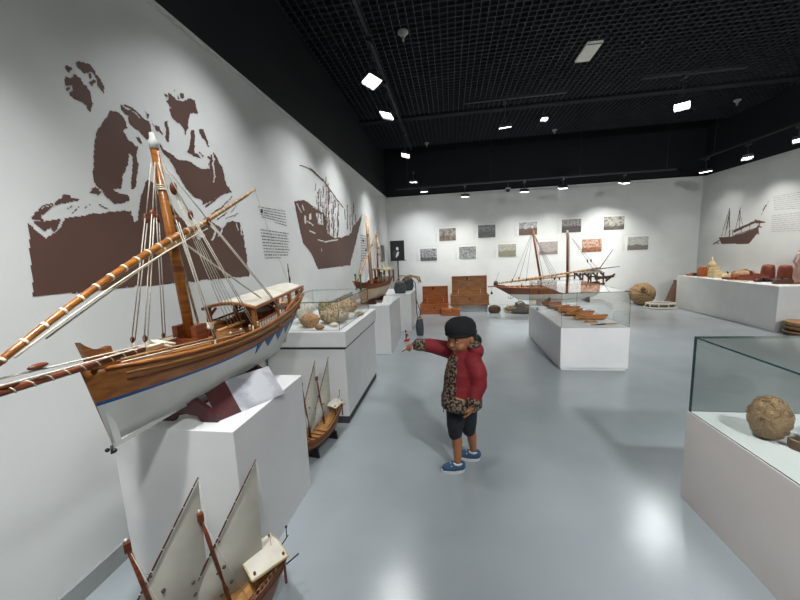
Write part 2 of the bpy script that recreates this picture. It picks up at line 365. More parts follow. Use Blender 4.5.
def decal(name, label, cat, side, u0, u1, z0, z1, res, layers, m, rough=.6, seed=1, group=None):
    us = np.arange(u0, u1, res); zs = np.arange(z0, z1, res); U, Z = np.meshgrid(us+res/2, zs+res/2)
    X = np.full(U.shape, XL if side == 'left' else XR)
    px, py = proj_np(X, U, Z)
    jx = smooth_noise(U.shape, 3, seed)*rough+smooth_noise(U.shape, 9, seed+1)*rough; jy = smooth_noise(U.shape, 3, seed+2)*rough+smooth_noise(U.shape, 9, seed+3)*rough
    qx, qy = px+jx, py+jy; M = np.zeros(U.shape, bool)
    for op, pts, *wd in layers:
        k = near(qx, qy, pts, wd[0]) if wd else inside(qx, qy, pts)
        M = (M | k) if op == '+' else (M & ~k)
    b = MB(); s = 1 if side == 'left' else -1; xw = (XL if side == 'left' else XR)
    for i in range(len(zs)):
        row = M[i]; j = 0; n = len(us)
        while j < n:
            if row[j]:
                k = j
                while k < n and row[k]: k += 1
                ya, yb, za, zb = us[j]-u0, us[k-1]+res-u0, zs[i]-z0, zs[i]+res-z0
                q = [(s*.0016, ya, za), (s*.0016, yb, za), (s*.0016, yb, zb), (s*.0016, ya, zb)]
                b.add(q if s > 0 else q[::-1], [(0, 1, 2, 3)]); 
                j = k
            else: j += 1
    o = b.build(name, m, None, (xw, u0, z0)); return tag(o, label, cat, group)
men = [
 ('+', [(63.5,77),(69.5,77.8),(74,73.7),(80.8,78.5),(82.3,83.8),(86,85.3),(90.5,93.5),(91.3,101),(92.8,104),(89.8,111.5),(85.3,105.5),(81.5,101.8),(74,99.5),(68.8,95),(68.8,92),(71.8,89.3),(71,85.3),(65.8,85.3),(63.5,80.8)]),
 ('+', [(74.8,63.2),(80,62),(89.8,65),(93.5,69.5),(96.5,74.8),(101.8,80.8),(103.3,86),(103.3,93.5),(100.3,90.5),(96.5,83),(93.5,75.5),(91.3,72.2),(83.8,73.3),(79.3,68.8)]),
 ('+', [(65,65.8),(68.8,64.7),(72.2,68.3),(68.8,72.5),(65.3,70.3)]), ('+', [(66.2,86.8),(68.8,86.5),(69.8,88.7),(67.7,90.8),(66,89.3)]),
 ('+', [(88.3,73.3),(90.5,73.3),(90.5,78.5),(88.3,78.5)]), ('+', [(88.3,82.3),(93.5,80),(94.7,82.3),(91.3,86),(88.7,83.8)]),
 ('+', [(94.2,160),(94.2,146),(95,139),(97.5,131),(102,124),(106,117),(109,110.5),(115,111),(120,115),(124.5,120),(128,128),(123,131),(125,136),(131,142),(137.3,146.5),(137.8,160),(137.7,175),(135.5,187),(131,190),(131.5,169),(133,157),(129.5,153),(127,166),(122,178),(120.5,190),(112,189),(120.5,194.5),(127,194.5),(129.5,200.5),(125,202.7),(116,203.5),(107,197.5),(101.7,190),(95.7,185.5),(92.7,181),(92.5,172)]),
 ('+', [(88,193),(95,186),(99,191),(102,191),(98,195)]),
 ('+', [(119.7,105),(125,104),(132,108),(141,116),(149,122),(152,134),(150,141),(146,140),(138,132),(131,126),(127,117),(122,111)]), ('-', [(123,106),(134,113),(139,118)], 1.0),
 ('+', [(145,111),(149,114.5),(148.5,118)]), ('+', [(152,123.5),(159.5,126.5),(162,134),(156,130)]), ('+', [(135,136),(138,137),(142,144),(139,143)]),
 ('+', [(164,122),(167,121),(167.7,125),(169,131),(170,142),(165.5,140),(165.5,129.5)]),
 ('+', [(167.8,93.5),(171.5,95),(176,100),(183.5,101.7),(188,98),(194,100),(196,105),(197.7,113.7),(191,113),(188.7,119),(188,128),(185.7,136),(183.5,129.5),(179,123.5),(174.5,120.5),(170.7,115),(168.5,109),(170.7,107.7),(166,101),(168.5,99)]),
 ('+', [(164.5,93),(167.5,94.5),(167,96.5),(164.5,95.5)]), ('+', [(179,93.5),(183.6,92.5),(184.6,98),(180,98)]), ('+', [(173,90.5),(174,92)], 1), ('+', [(177,97),(179,99)], 1.2),
 ('+', [(191,130),(194,131),(194.7,140),(194.7,152),(198.5,155),(200.7,159.5),(187,152.7),(190,142)]),
 ('+', [(199,129.5),(203,129.5),(208,144.5),(209,149),(200,134)]), ('+', [(208,157),(211,160),(209,165)], 1.6), ('+', [(199,153),(203,156)], 1.2),
 ('+', [(159,143),(165,150.5),(177,158),(192,163),(199.5,168),(210,169),(211,155),(214,152),(217.5,161),(223.5,172),(226.5,183.5),(231.7,192.5),(222,194.7),(210,201.5),(205.5,204),(202.5,204.5),(201.7,200),(193.5,197),(184.5,186.5),(175.5,170),(169.5,159.5),(162,152)]),
 ('-', [(212.5,153),(214,168),(214,182)], 1.6),
 ('+', [(27.5,223),(60,219),(88,214),(120,210.5),(131,211),(134,222),(138,220),(139,206),(141,196),(146,180),(150,180),(158,195),(166,203),(175,205),(182,215),(190,222),(196,228),(203,225),(204,218),(212,222),(222,228),(228,222),(232,220),(240,222),(243,232),(248.6,276),(33.5,296.5),(30,260)]),
 ('-', [(26,221),(31,221),(45,232),(50,228),(55,232),(46,239),(38,233)]), ('-', [(54,233),(60,222),(62,216),(66,216),(61,226)]),
 ('+', [(31,220),(33,214),(41,206),(54.5,202),(65,195),(69,195),(70,198),(80,199.5),(69.5,202),(53,205),(45,213),(39.5,216),(44,221)]), ('-', [(33,213),(43,207),(55,203.4)], .8),
 ('+', [(98,204),(107,208)], 1), ('+', [(73,212),(79,206)], .9), ('+', [(68,208),(72,206)], .7), ('+', [(90,205),(84,208)], .6),
 ('+', [(205,207),(216,199)], 1.4), ('+', [(212,214),(223,206)], 1.2), ('+', [(224,204),(232,197)], 1), ('+', [(218,219),(226,213)], 1), ('+', [(226,218),(238,214)], .8), ('+', [(207,203),(222,194)], 1), ('+', [(232,212),(236,205)], .8),
 ('-', [(236,222),(238,230)], 1.1), ('-', [(241,224),(242,235)], 1), ('-', [(206,221),(216,231),(212,240)], 1.6), ('-', [(222,229),(218,236)], 1.4),
 ('-', [(150,150),(165,170),(181,196),(196,222),(205,236),(198,240),(184,222),(168,200),(156,182),(146,170)]),
]
decal('wall_mural', 'large brown silhouette mural of two seated men behind the big dhow', 'mural', 'left', 1.10, 3.35, .8, 2.75, .006, men, MURAL, .75, 3)
def zc(pts, ox=285, oy=155, k=5): return [(ox+x/k, oy+y/k) for x, y in pts]
shp = [('+', zc([(45,232),(95,225),(195,290),(205,330),(212,395),(250,415),(290,410),(330,390),(342,350),(352,345),(385,295),(380,330),(325,552),(165,572),(130,490),(90,440),(55,290)])),
 ('-', zc([(152,290),(190,295),(190,350),(165,345)])), ('-', zc([(95,300),(104,305),(106,345),(98,340)])), ('-', zc([(118,295),(130,290),(132,322),(122,325)])), ('-', zc([(60,245),(80,285)]), 1.1), ('-', zc([(85,250),(95,275)]), 1),
 ('-', zc([(125,380),(150,392)]), 1.3), ('-', zc([(165,424),(190,432)]), .9), ('-', zc([(200,434),(262,424)]), 1.1), ('-', zc([(182,470),(184,480)]), .8), ('-', zc([(110,330),(140,352)]), 1.2), ('-', zc([(140,260),(185,285)]), .7),
 ('-', zc([(283,350),(283,412)]), 1.3), ('-', zc([(300,350),(300,390)]), 1), ('-', zc([(320,345),(316,400)]), 1.2), ('-', zc([(268,350),(268,380)]), 1),
 ('+', zc([(75,52),(120,68),(160,98),(190,125),(225,175),(260,225),(290,262)]), 1.1), ('+', zc([(125,68),(190,128)]), 1.7)]
rr = random.Random(4)
for k in range(17):
    x = 155+k*7+rr.uniform(-2, 2); top = 130+max(0, (x-190))*1.25 if x > 190 else 130+rr.uniform(0, 60)
    y = top+rr.uniform(0, 20)
    while y < 400:
        y2 = y+rr.uniform(25, 90); shp.append(('+', zc([(x, y), (x+rr.uniform(-4, 5), min(y2, 410))]), rr.choice([.4, .5, .6, .8]))); y = y2+rr.uniform(5, 40)
for x, a, b_ in ((205, 110, 410), (215, 140, 330), (240, 300, 420), (262, 290, 420), (310, 250, 370), (325, 300, 380), (342, 235, 300), (335, 260, 390), (298, 270, 320), (352, 300, 350)):
    shp.append(('+', zc([(x, a), (x+2, b_)]), .7))
decal('wall_mural', 'brown silhouette mural of an old dhow under rigging on the left wall', 'mural', 'left', 3.6, 6.9, .95, 3.0, .007, shp, MURAL, .3, 9)
rs = [('+', zc(p, 700, 170, 8)) if not wd else ('+', zc(p, 700, 170, 8), wd) for p, wd in (
 ([(150,540),(240,535),(330,510),(440,470),(468,440),(475,445),(462,505),(440,530),(392,592),(172,592)], 0),
 ([(260,485),(440,405),(520,418),(490,425),(440,425),(275,500)], 0), ([(260,480),(262,530)], .7), ([(440,400),(520,418)], 1.2), ([(480,420),(460,470)], 1.3), ([(330,470),(335,500)], .6), ([(400,440),(400,470)], .6),
 ([(237,308),(237,540)], .9), ([(321,303),(318,470)], .8), ([(237,312),(170,530)], .45), ([(237,330),(200,525)], .45), ([(235,345),(215,480)], .4), ([(321,310),(288,470)], .45), ([(321,350),(345,445)], .4),
 ([(550,245),(490,362)], .35), ([(528,282),(508,322)], 1.2), ([(470,450),(492,458)], 1.3), ([(462,480),(468,510)], 1.5), ([(110,592),(152,565)], 1.1), ([(130,578),(150,590)], .8), ([(280,520),(460,460)], .8))]
rs += [('-', zc(p, 700, 170, 8), .7) for p in ([(270,515),(290,510)], [(300,505),(312,500)], [(330,495),(350,488)], [(370,482),(400,474)], [(415,466),(440,458)])]
decal('wall_mural', 'small brown two-masted dhow silhouette high on the right wall', 'mural', 'right', 6.2, 9.4, 1.25, 2.75, .012, rs, MURAL, .2, 5)
# lettering blocks: rows of tiny unreadable printed words
def text_block(label, side, quad, rows, m, seed, ragged=0, th=.38, skip=()):
    X0 = XL if side == 'left' else XR
    def wallpt(px, py):
        d = FW + RT*((px-400)/FPX) - UP*((py-300)/FPX); t = X0/d.x; return (d.y*t, H+d.z*t)
    TL, TR, BR, BL = [Vector(wallpt(*q)) for q in quad]; rn = random.Random(seed); b = MB()
    s = 1 if side == 'left' else -1
    o0 = TL.copy()
    for r in range(rows):
        if r in skip: continue
        v = (r+.5)/rows; A = TL.lerp(BL, v); B = TR.lerp(BR, v); L = (B-A).length; hgt = (BL-TL).length/rows*th; e = (B-A)/L
        x = 0 if not (ragged == 1 and r == rows-1) else L*.45; end = L*(rn.uniform(.9, 1) if ragged != 1 else 1)
        if r == rows-1 and ragged == 2: end = L*.6
        while x < end:
            wd = min(rn.uniform(.018, .075)*L/.5*(1 if L < 1 else .6), end-x)
            hh = hgt*rn.uniform(.75, 1.1)
            p = A+e*x; q = A+e*(x+wd)
            pts = [(s*.0015, p.x-o0.x, p.y-o0.y-hh/2), (s*.0015, q.x-o0.x, q.y-o0.y-hh/2), (s*.0015, q.x-o0.x, q.y-o0.y+hh/2), (s*.0015, p.x-o0.x, p.y-o0.y+hh/2)]
            b.add(pts if (q.x > p.x) == (s > 0) else pts[::-1], [(0, 1, 2, 3)])
            x += wd+L*.02
    return tag(b.build('wall_text', m, None, (X0, o0.x, o0.y)), label, 'wall text')
text_block('upper paragraph of small dark lettering between the two left wall murals', 'left', [(257.5,205.5),(285,210),(287,227),(263,220.5)], 6, INK, 1, 1)
text_block('lower paragraph of small dark lettering between the two left wall murals', 'left', [(260,228),(288.5,232.5),(290,259),(265,259.5)], 10, INK, 2, 2, skip=())
text_block('narrow paragraph of lettering right of the dhow silhouette, by the far pedestal', 'left', [(360.5,234),(366,235),(366.5,262),(361,262)], 11, INK, 3, 2)
text_block('upper pale paragraph on the right wall beside the small dhow silhouette', 'right', [(773,196),(812,189),(812,208.5),(774,210.5)], 8, INKL, 4, 0, .3)
text_block('lower pale paragraph on the right wall, under the other one', 'right', [(772,215),(812,210),(812,231),(771.5,232.5)], 9, INKL, 5, 0, .3)
# ------------------------------------------------------------------ photographs on the back wall
def photo_mat(name, top, mid, dark, seed, horizon=.5, contrast=.5, sc=14):
    m = bpy.data.materials.new(name); m.use_nodes = True; nt = m.node_tree; N = nt.nodes; L = nt.links; b = N['Principled BSDF']; b.inputs['Roughness'].default_value = .45
    tc = N.new('ShaderNodeTexCoord'); mp = N.new('ShaderNodeMapping'); L.new(tc.outputs['Generated'], mp.inputs[0]); mp.inputs['Location'].default_value = (seed*3.1, seed, seed*.7)
    mp.inputs['Scale'].default_value = (1.4, 1, 1)
    n1 = N.new('ShaderNodeTexNoise'); n1.inputs['Scale'].default_value = sc*.4; n1.inputs['Detail'].default_value = 8; L.new(mp.outputs[0], n1.inputs[0])
    sep = N.new('ShaderNodeSeparateXYZ'); L.new(tc.outputs['Generated'], sep.inputs[0])
    ma = N.new('ShaderNodeMath'); ma.operation = 'MULTIPLY_ADD'; L.new(n1.outputs[0], ma.inputs[0]); ma.inputs[1].default_value = .35; L.new(sep.outputs[2], ma.inputs[2])
    r = N.new('ShaderNodeValToRGB'); L.new(ma.outputs[0], r.inputs[0]); e = r.color_ramp.elements
    e[0].position = horizon+.12; e[0].color = (*lin(mid), 1); e[1].position = horizon+.2; e[1].color = (*lin(top), 1)
    n2 = N.new('ShaderNodeTexNoise'); n2.inputs['Scale'].default_value = sc; n2.inputs['Detail'].default_value = 6; L.new(mp.outputs[0], n2.inputs[0])
    r2 = N.new('ShaderNodeValToRGB'); L.new(n2.outputs[0], r2.inputs[0]); r2.color_ramp.elements[0].position = .44; r2.color_ramp.elements[1].position = .6
    mul = N.new('ShaderNodeMath'); mul.operation = 'MULTIPLY'; L.new(r2.outputs[0], mul.inputs[0]); mul.inputs[1].default_value = contrast
    mx = N.new('ShaderNodeMixRGB'); L.new(mul.outputs[0], mx.inputs[0]); L.new(r.outputs[0], mx.inputs[1]); mx.inputs[2].default_value = (*lin(dark), 1)
    L.new(mx.outputs[0], b.inputs['Base Color']); return m
def backpt(px, py, y):
    d = FW + RT*((px-400)/FPX) - UP*((py-300)/FPX); t = y/d.y; return (d.x*t, H+d.z*t)
PH = [((439,228.3),(456,240.8),('8d857b','7a6e62','3f3b38'),.45,.75,'sepia photo, upper row first from the left, above the smaller chest'),
 ((478,224.8),(495.5,237.8),('6f7272','4e5150','2b2d2d'),.55,.7,'dark grey photo, upper row second from the left'),
 ((519,222),(537,235.3),('a9a9aa','5d4a3f','3d322c'),.55,.6,'photo with pale sky over brown, upper row behind the first mast tip'),
 ((562,219.3),(581,232.3),('8b8684','4c4240','2d2727'),.5,.7,'dark brown harbour photo, upper row behind the second mast tip'),
 ((604,216.3),(624,230),('a8a49c','5f5a55','35322f'),.3,.75,'grey and white photo, rightmost of the upper row'),
 ((420,248.5),(437,261),('97999a','5a5d5d','2f3131'),.3,.75,'dark grey photo, leftmost of the lower row beside the black poster'),
 ((459,246.3),(476,259.3),('8b8f8e','8e9190','464948'),.4,.7,'pale grey rippled photo, lower row above the open larger chest'),
 ((498.3,244),(516,257),('a9a79b','83806f','55533f'),.5,.55,'olive grey photo, lower row left of the first mast'),
 ((539.4,241.6),(557.6,254.4),('9d9491','7d736f','574f4b'),.28,.3,'misty photo of flat sea, lower row between the two masts'),
 ((582.2,238.5),(601.5,252.3),('b99a86','8d5c44','5a3626'),.35,.7,'reddish brown crowd photo, lower row right of the second mast'),
 ((628,236.8),(648,249.6),('a9aaa5','6d6861','4c4843'),.4,.3,'photo with pale sky over dark land, rightmost of the lower row')]
for i, (a, c, cols, hz, ct, lb) in enumerate(PH):
    y = YB-.012; x0, z1 = backpt(*a, y); x1, z0 = backpt(*c, y); ztop = z1; zb = z0
    w_, h_ = x1-x0, .34; zc_ = (ztop+zb)/2
    t = thing('wall_photo', lb, 'photo', (x0, YB, zc_-h_/2), 0, None)
    MB().box((-.02, -.006, -.02), (w_+.02, 0, h_+.02)).build('mount_board', mat('mount_white', 'd3d4d0', 'cdceca', rough=.6), t)
    MB().box((0, -.012, 0), (w_, -.006, h_)).build('print', photo_mat('photo_print_%s' % 'abcdefghijkl'[i], *cols, seed=i+1.3, horizon=hz, contrast=ct, sc=5+i % 4*1.5), t)
    cb = MB(); rn = random.Random(i)
    for k in range(9): cb.box((-.09, -.002, h_*.0+k*.024), (-.09+rn.uniform(.012, .03), -.0004, h_*.0+k*.024+.009))
    cb.build('caption', INKL, t)
    fr = MB(); fr.box((-.11, -.0025, h_+.06), (w_+.05, -.0005, h_+.064)); fr.box((-.114, -.0025, -.04), (-.11, -.0005, h_+.064)); fr.build('thin_outline', INKL, t)
t = thing('wall_photo', 'small dark photo on the left wall near the back corner', 'photo', (XL, 8.45, 1.36))
MB().box((0, 0, 0), (.008, .5, .42)).build('print', photo_mat('photo_print_m', '6a5f58', '463d38', '2b2624', 17.1), t)
# ------------------------------------------------------------------ plinths and glass cases
def pane(p, lo, hi, thin, gm=None):
    b = MB(); b.box(lo, hi)
    pr = {'x': (3, 5), 'y': (2, 4), 'z': (0, 1)}[thin]
    b.m = [0 if i in pr else 1 for i in range(6)]
    return b.build('glass_pane', [gm or GLASS, GEDGE], p)
def glass_box(p, x0, x1, y0, y1, z0, z1, gm=None, th=.006, sides='xXyYz'):
    if 'z' in sides: pane(p, (x0, y0, z1-th), (x1, y1, z1), 'z', gm)
    if 'x' in sides: pane(p, (x0, y0+th, z0), (x0+th, y1-th, z1-th), 'x', gm)
    if 'X' in sides: pane(p, (x1-th, y0+th, z0), (x1, y1-th, z1-th), 'x', gm)
    if 'y' in sides: pane(p, (x0, y0, z0), (x1, y0+th, z1-th), 'y', gm)
    if 'Y' in sides: pane(p, (x0, y1-th, z0), (x1, y1, z1-th), 'y', gm)
# pedestal under the big dhow
P1 = thing('pedestal', 'white pedestal carrying the big dhow model in the left foreground', 'pedestal', (-1.30, 1.635, 0))
MB().box((-.32, -.355, 0), (.32, .355, .79)).build('plinth', WHITEP, P1, bevel=.003)
# case with corals
P2 = thing('display_case', 'white case with corals under glass, left wall behind the big dhow', 'display case', (-1.345, 3.43, 0))
MB().box((-.365, -.59, 0), (.375, .595, .07)).build('toe_kick', SEAM, P2)
b = MB().box((-.375, -.595, .07), (.385, .605, .72)); b.build('lower_plinth', WHITEP, P2, bevel=.003)
MB().box((-.37, -.6, .715), (.39, .61, .738)).build('painted_shadow_strip', SEAM, P2)  # solid strip whose dark colour stands for the groove's shade
MB().box((-.385, -.615, .738), (.405, .625, .88)).build('upper_plinth', WHITEP, P2, bevel=.003)
glass_box(P2, -.38, .335, -.56, .56, .881, 1.145)
# two pedestals further back
P3 = thing('pedestal', 'white pedestal with the rigged dhow model beyond the coral case', 'pedestal', (-1.27, 4.98, 0))
MB().box((-.36, .0, 0), (.335, 1.05, .775)).build('plinth', WHITEP, P3, bevel=.003)
P4 = thing('pedestal', 'far white pedestal holding two dark stones by the back corner', 'pedestal', (-1.15, 7.05, 0))
MB().box((-.4, -.5, 0), (.36, .6, .745)).build('plinth', WHITEP, P4, bevel=.003)
# centre case
CC = thing('display_case', 'central white case with small boat models inside clear glass', 'display case', (1.73, 5.2, 0))
MB().box((-.38, -.86, 0), (.37, .83, .03)).build('toe_kick', WHITEP, CC)
MB().box((-.395, -.88, .03), (.39, .855, .546)).build('plinth', WHITEP, CC, bevel=.003)
glass_box(CC, -.39, .385, -.875, .85, .547, .985)
# right front case
RC = thing('display_case', 'large white case with a fibre ball inside glass, right foreground', 'display case', (1.364, 2.105, 0))
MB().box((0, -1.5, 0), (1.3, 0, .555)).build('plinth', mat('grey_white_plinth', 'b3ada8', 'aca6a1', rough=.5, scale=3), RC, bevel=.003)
MB().box((.012, -1.488, .555), (1.288, -.012, .5565)).build('lit_top_sheet', WHITEP, RC)  # thin white sheet; the lamplit look of the top is in its colour
glass_box(RC, .006, 1.294, -1.494, -.006, .556, 1.007, GLASSD, .009)
# low platform behind the centre case and platform at the right wall
MB().box((-.65, -.3, 0), (.65, .3, .40)).build('plinth', WHITEP, thing('pedestal', 'low white plinth under the two-masted dhow, behind the central case', 'pedestal', (2.5, 7.4, 0)), bevel=.003)
RP = thing('platform', 'long white platform of tools and pots along the right wall', 'platform', (5.28, 6.3, 0))
MB().box((0, 0, 0), (.91, 2.5, .75)).build('plinth', WHITEP, RP, bevel=.003)
MB().box((.0, -.01, .0), (.91, .0, .745)).build('end_board', WHITEP, RP)
# ------------------------------------------------------------------ ships
class Hull:
    """lines of a wooden dhow hull: +x bow, z from the keel"""
    def __init__(s, L, B, D, bow=.3, stern=.5, rake=.1, srake=.1, kbow=0, wl=.4, bul=.06, tr=.5, full=.5, foot=0.0, power=2):
        s.__dict__.update(locals())
    def sheer_z(s, t): return s.D*(1+s.bow*max(0, 1-2.2*t)**2+s.stern*max(0, (t-.35)/.65)**s.power)
    def half(s, t):
        if t < .42: return s.B/2*math.sin(PI/2*min(1, (t/.42)**.8))**.9 if t > 0 else .0
        k = (t-.42)/.58; return s.B/2*(1-(1-s.tr)*k**2.2)
    def kz(s, t):
        z = 0
        if s.foot and t < .3: z += s.foot*s.D*((.3-t)/.3)**2
        if t > .82: z += s.D*.25*((t-.82)/.18)**2
        return z
    def pt(s, t, v, side=1, inset=0):
        zs = s.sheer_z(t); zk = s.kz(t); z = zk+(zs-zk)*v
        e = 1.15-.7*min(1, t/.3) if t < .3 else .45+.25*max(0, (t-.7)/.3)
        b = max(.004*s.B/.3, (s.half(t)-inset))*max(.03, v)**(e*s.full/.5)
        x = s.L/2-s.L*t+s.rake*(v-1)*(1-t)**3-s.srake*(v-1)*t**6*-1*-1
        return Vector((x, side*b, z))
    def build(s, root, mats, n=26, deckm=None):
        # mats: bottom, stripe, planks, deck
        rows = 6; b = MB(); rings = []; info = []
        for i in range(n+1):
            t = i/n; zs = s.sheer_z(t); zk = s.kz(t)
            vw = min(.9, max(.06, (s.wl*s.D-zk)/(zs-zk))); vs_ = min(.93, vw+.045)
            vs = [vw*k/4 for k in range(4)]+[vw, vs_]+[vs_+(1-vs_)*k/4 for k in range(1, 5)]
            th = min(.012*s.B/.3, s.half(t)*.4)
            out = [s.pt(t, v) for v in vs]; nb = len(vs)
            vd = max(.3, 1-s.bul/(zs-zk))
            inn = [s.pt(t, 1, 1, th)]+[s.pt(t, vd, 1, th)]
            ring = out+inn; L_ = [Vector((p.x, -p.y, p.z)) for p in ring]
            rings.append(ring+L_[::-1])
        def mf(i, k):
            nr = 12
            j = k if k < nr else 2*nr-2-k
            if k in (nr-1, 2*nr-1): return 3 if k == nr-1 else 0
            if j < 4: return 0
            if j == 4: return 1
            if j in (5, 6, 7, 8): return 2
            if j == 9: return 4
            return 2
        b.loft(rings[::-1], cap=True, mf=lambda i, k: mf(i, k))
        b.m[-1] = b.m[-2] = 2
        o = b.build('hull', mats, root)
        return o
    def sh(s, t, side=1, dz=0, inset=0):
        p = s.pt(t, 1, side, inset); return Vector((p.x, p.y, p.z+dz))
    def deck(s, t, y=0, dz=0): return Vector((s.L/2-s.L*t, y, s.sheer_z(t)-s.bul+dz))
def rail(root, h, t0, t1, r, m, name='rail', dz=0, inset=0, n=16, v=None):
    for side in (1, -1):
        pts = [h.sh(t0+(t1-t0)*i/n, side, dz, inset) if v is None else h.pt(t0+(t1-t0)*i/n, v, side)+Vector((0, side*r*.6, 0)) for i in range(n+1)]
        MB().tube(pts, r, 6).build(name, m, root)
def block(root, p, r, m=WOODR):
    MB().ball(p, (r*.7, r*.5, r*1.15), 8, 6).build('pulley_block', m, root)
def rope(root, a, b, r, m=ROPE, sag=0, name='rope', n=6):
    a = Vector(a); b = Vector(b); pts = [a.lerp(b, i/n)+Vector((0, 0, -sag*4*(i/n)*(1-i/n))) for i in range(n+1)]
    return MB().tube(pts if sag else [a, b], r, 6).build(name, m, root)
def spar(root, a, b, ra, rb, m=SPAR, name='yard', bind=0, bm=BIND, bow=0, taper_both=True):
    a = Vector(a); b = Vector(b); n = 14
    P = [a.lerp(b, i/n)+Vector((0, 0, bow*4*(i/n)*(1-i/n))) for i in range(n+1)]
    R = [ra+(rb-ra)*i/n for i in range(n+1)]
    o = MB().tube(P, R, 10).build(name, m, root)
    if bind:
        for k in range(bind):
            u = (k+.5)/bind; i = min(n-1, int(u*n)); f = u*n-i; p = P[i].lerp(P[i+1], f); d = (P[i+1]-P[i]).normalized(); r = (ra+(rb-ra)*u)*1.16
            MB().tube([p-d*min(r, .012)*.35, p+d*min(r, .012)*.35], r, 10).build('binding', bm, o)
    return o
def sail(root, corners, billow, spots=0, seed=0, name='sail'):
    A, B, C, D = [Vector(c) for c in corners]; n = 12; b = MB(); nn = (B-A).cross(D-A).normalized(); vs = []
    def S(u, v):
        p = (A.lerp(B, u)).lerp(D.lerp(C, u), v); return p+nn*billow*math.sin(PI*u)*math.sin(PI*v)
    for th in (0, .0012):
        for i in range(n+1):
            for j in range(n+1): vs.append(S(i/n, j/n)-nn*th)
    fs = []; q = (n+1)**2
    for i in range(n):
        for j in range(n):
            a = i*(n+1)+j; fs.append((a, a+1, a+n+2, a+n+1)); fs.append((q+a, q+a+n+1, q+a+n+2, q+a+1))
    b.add(vs, fs, 0, True); o = b.build(name, SAIL, root)
    rn = random.Random(seed)
    for k in range(spots):
        u, v = rn.uniform(.12, .88), rn.uniform(.15, .85); MB().ball(S(u, v), (.009, .009, .009), 8, 6).build('sail_toggle', SAILD, o)
    return S
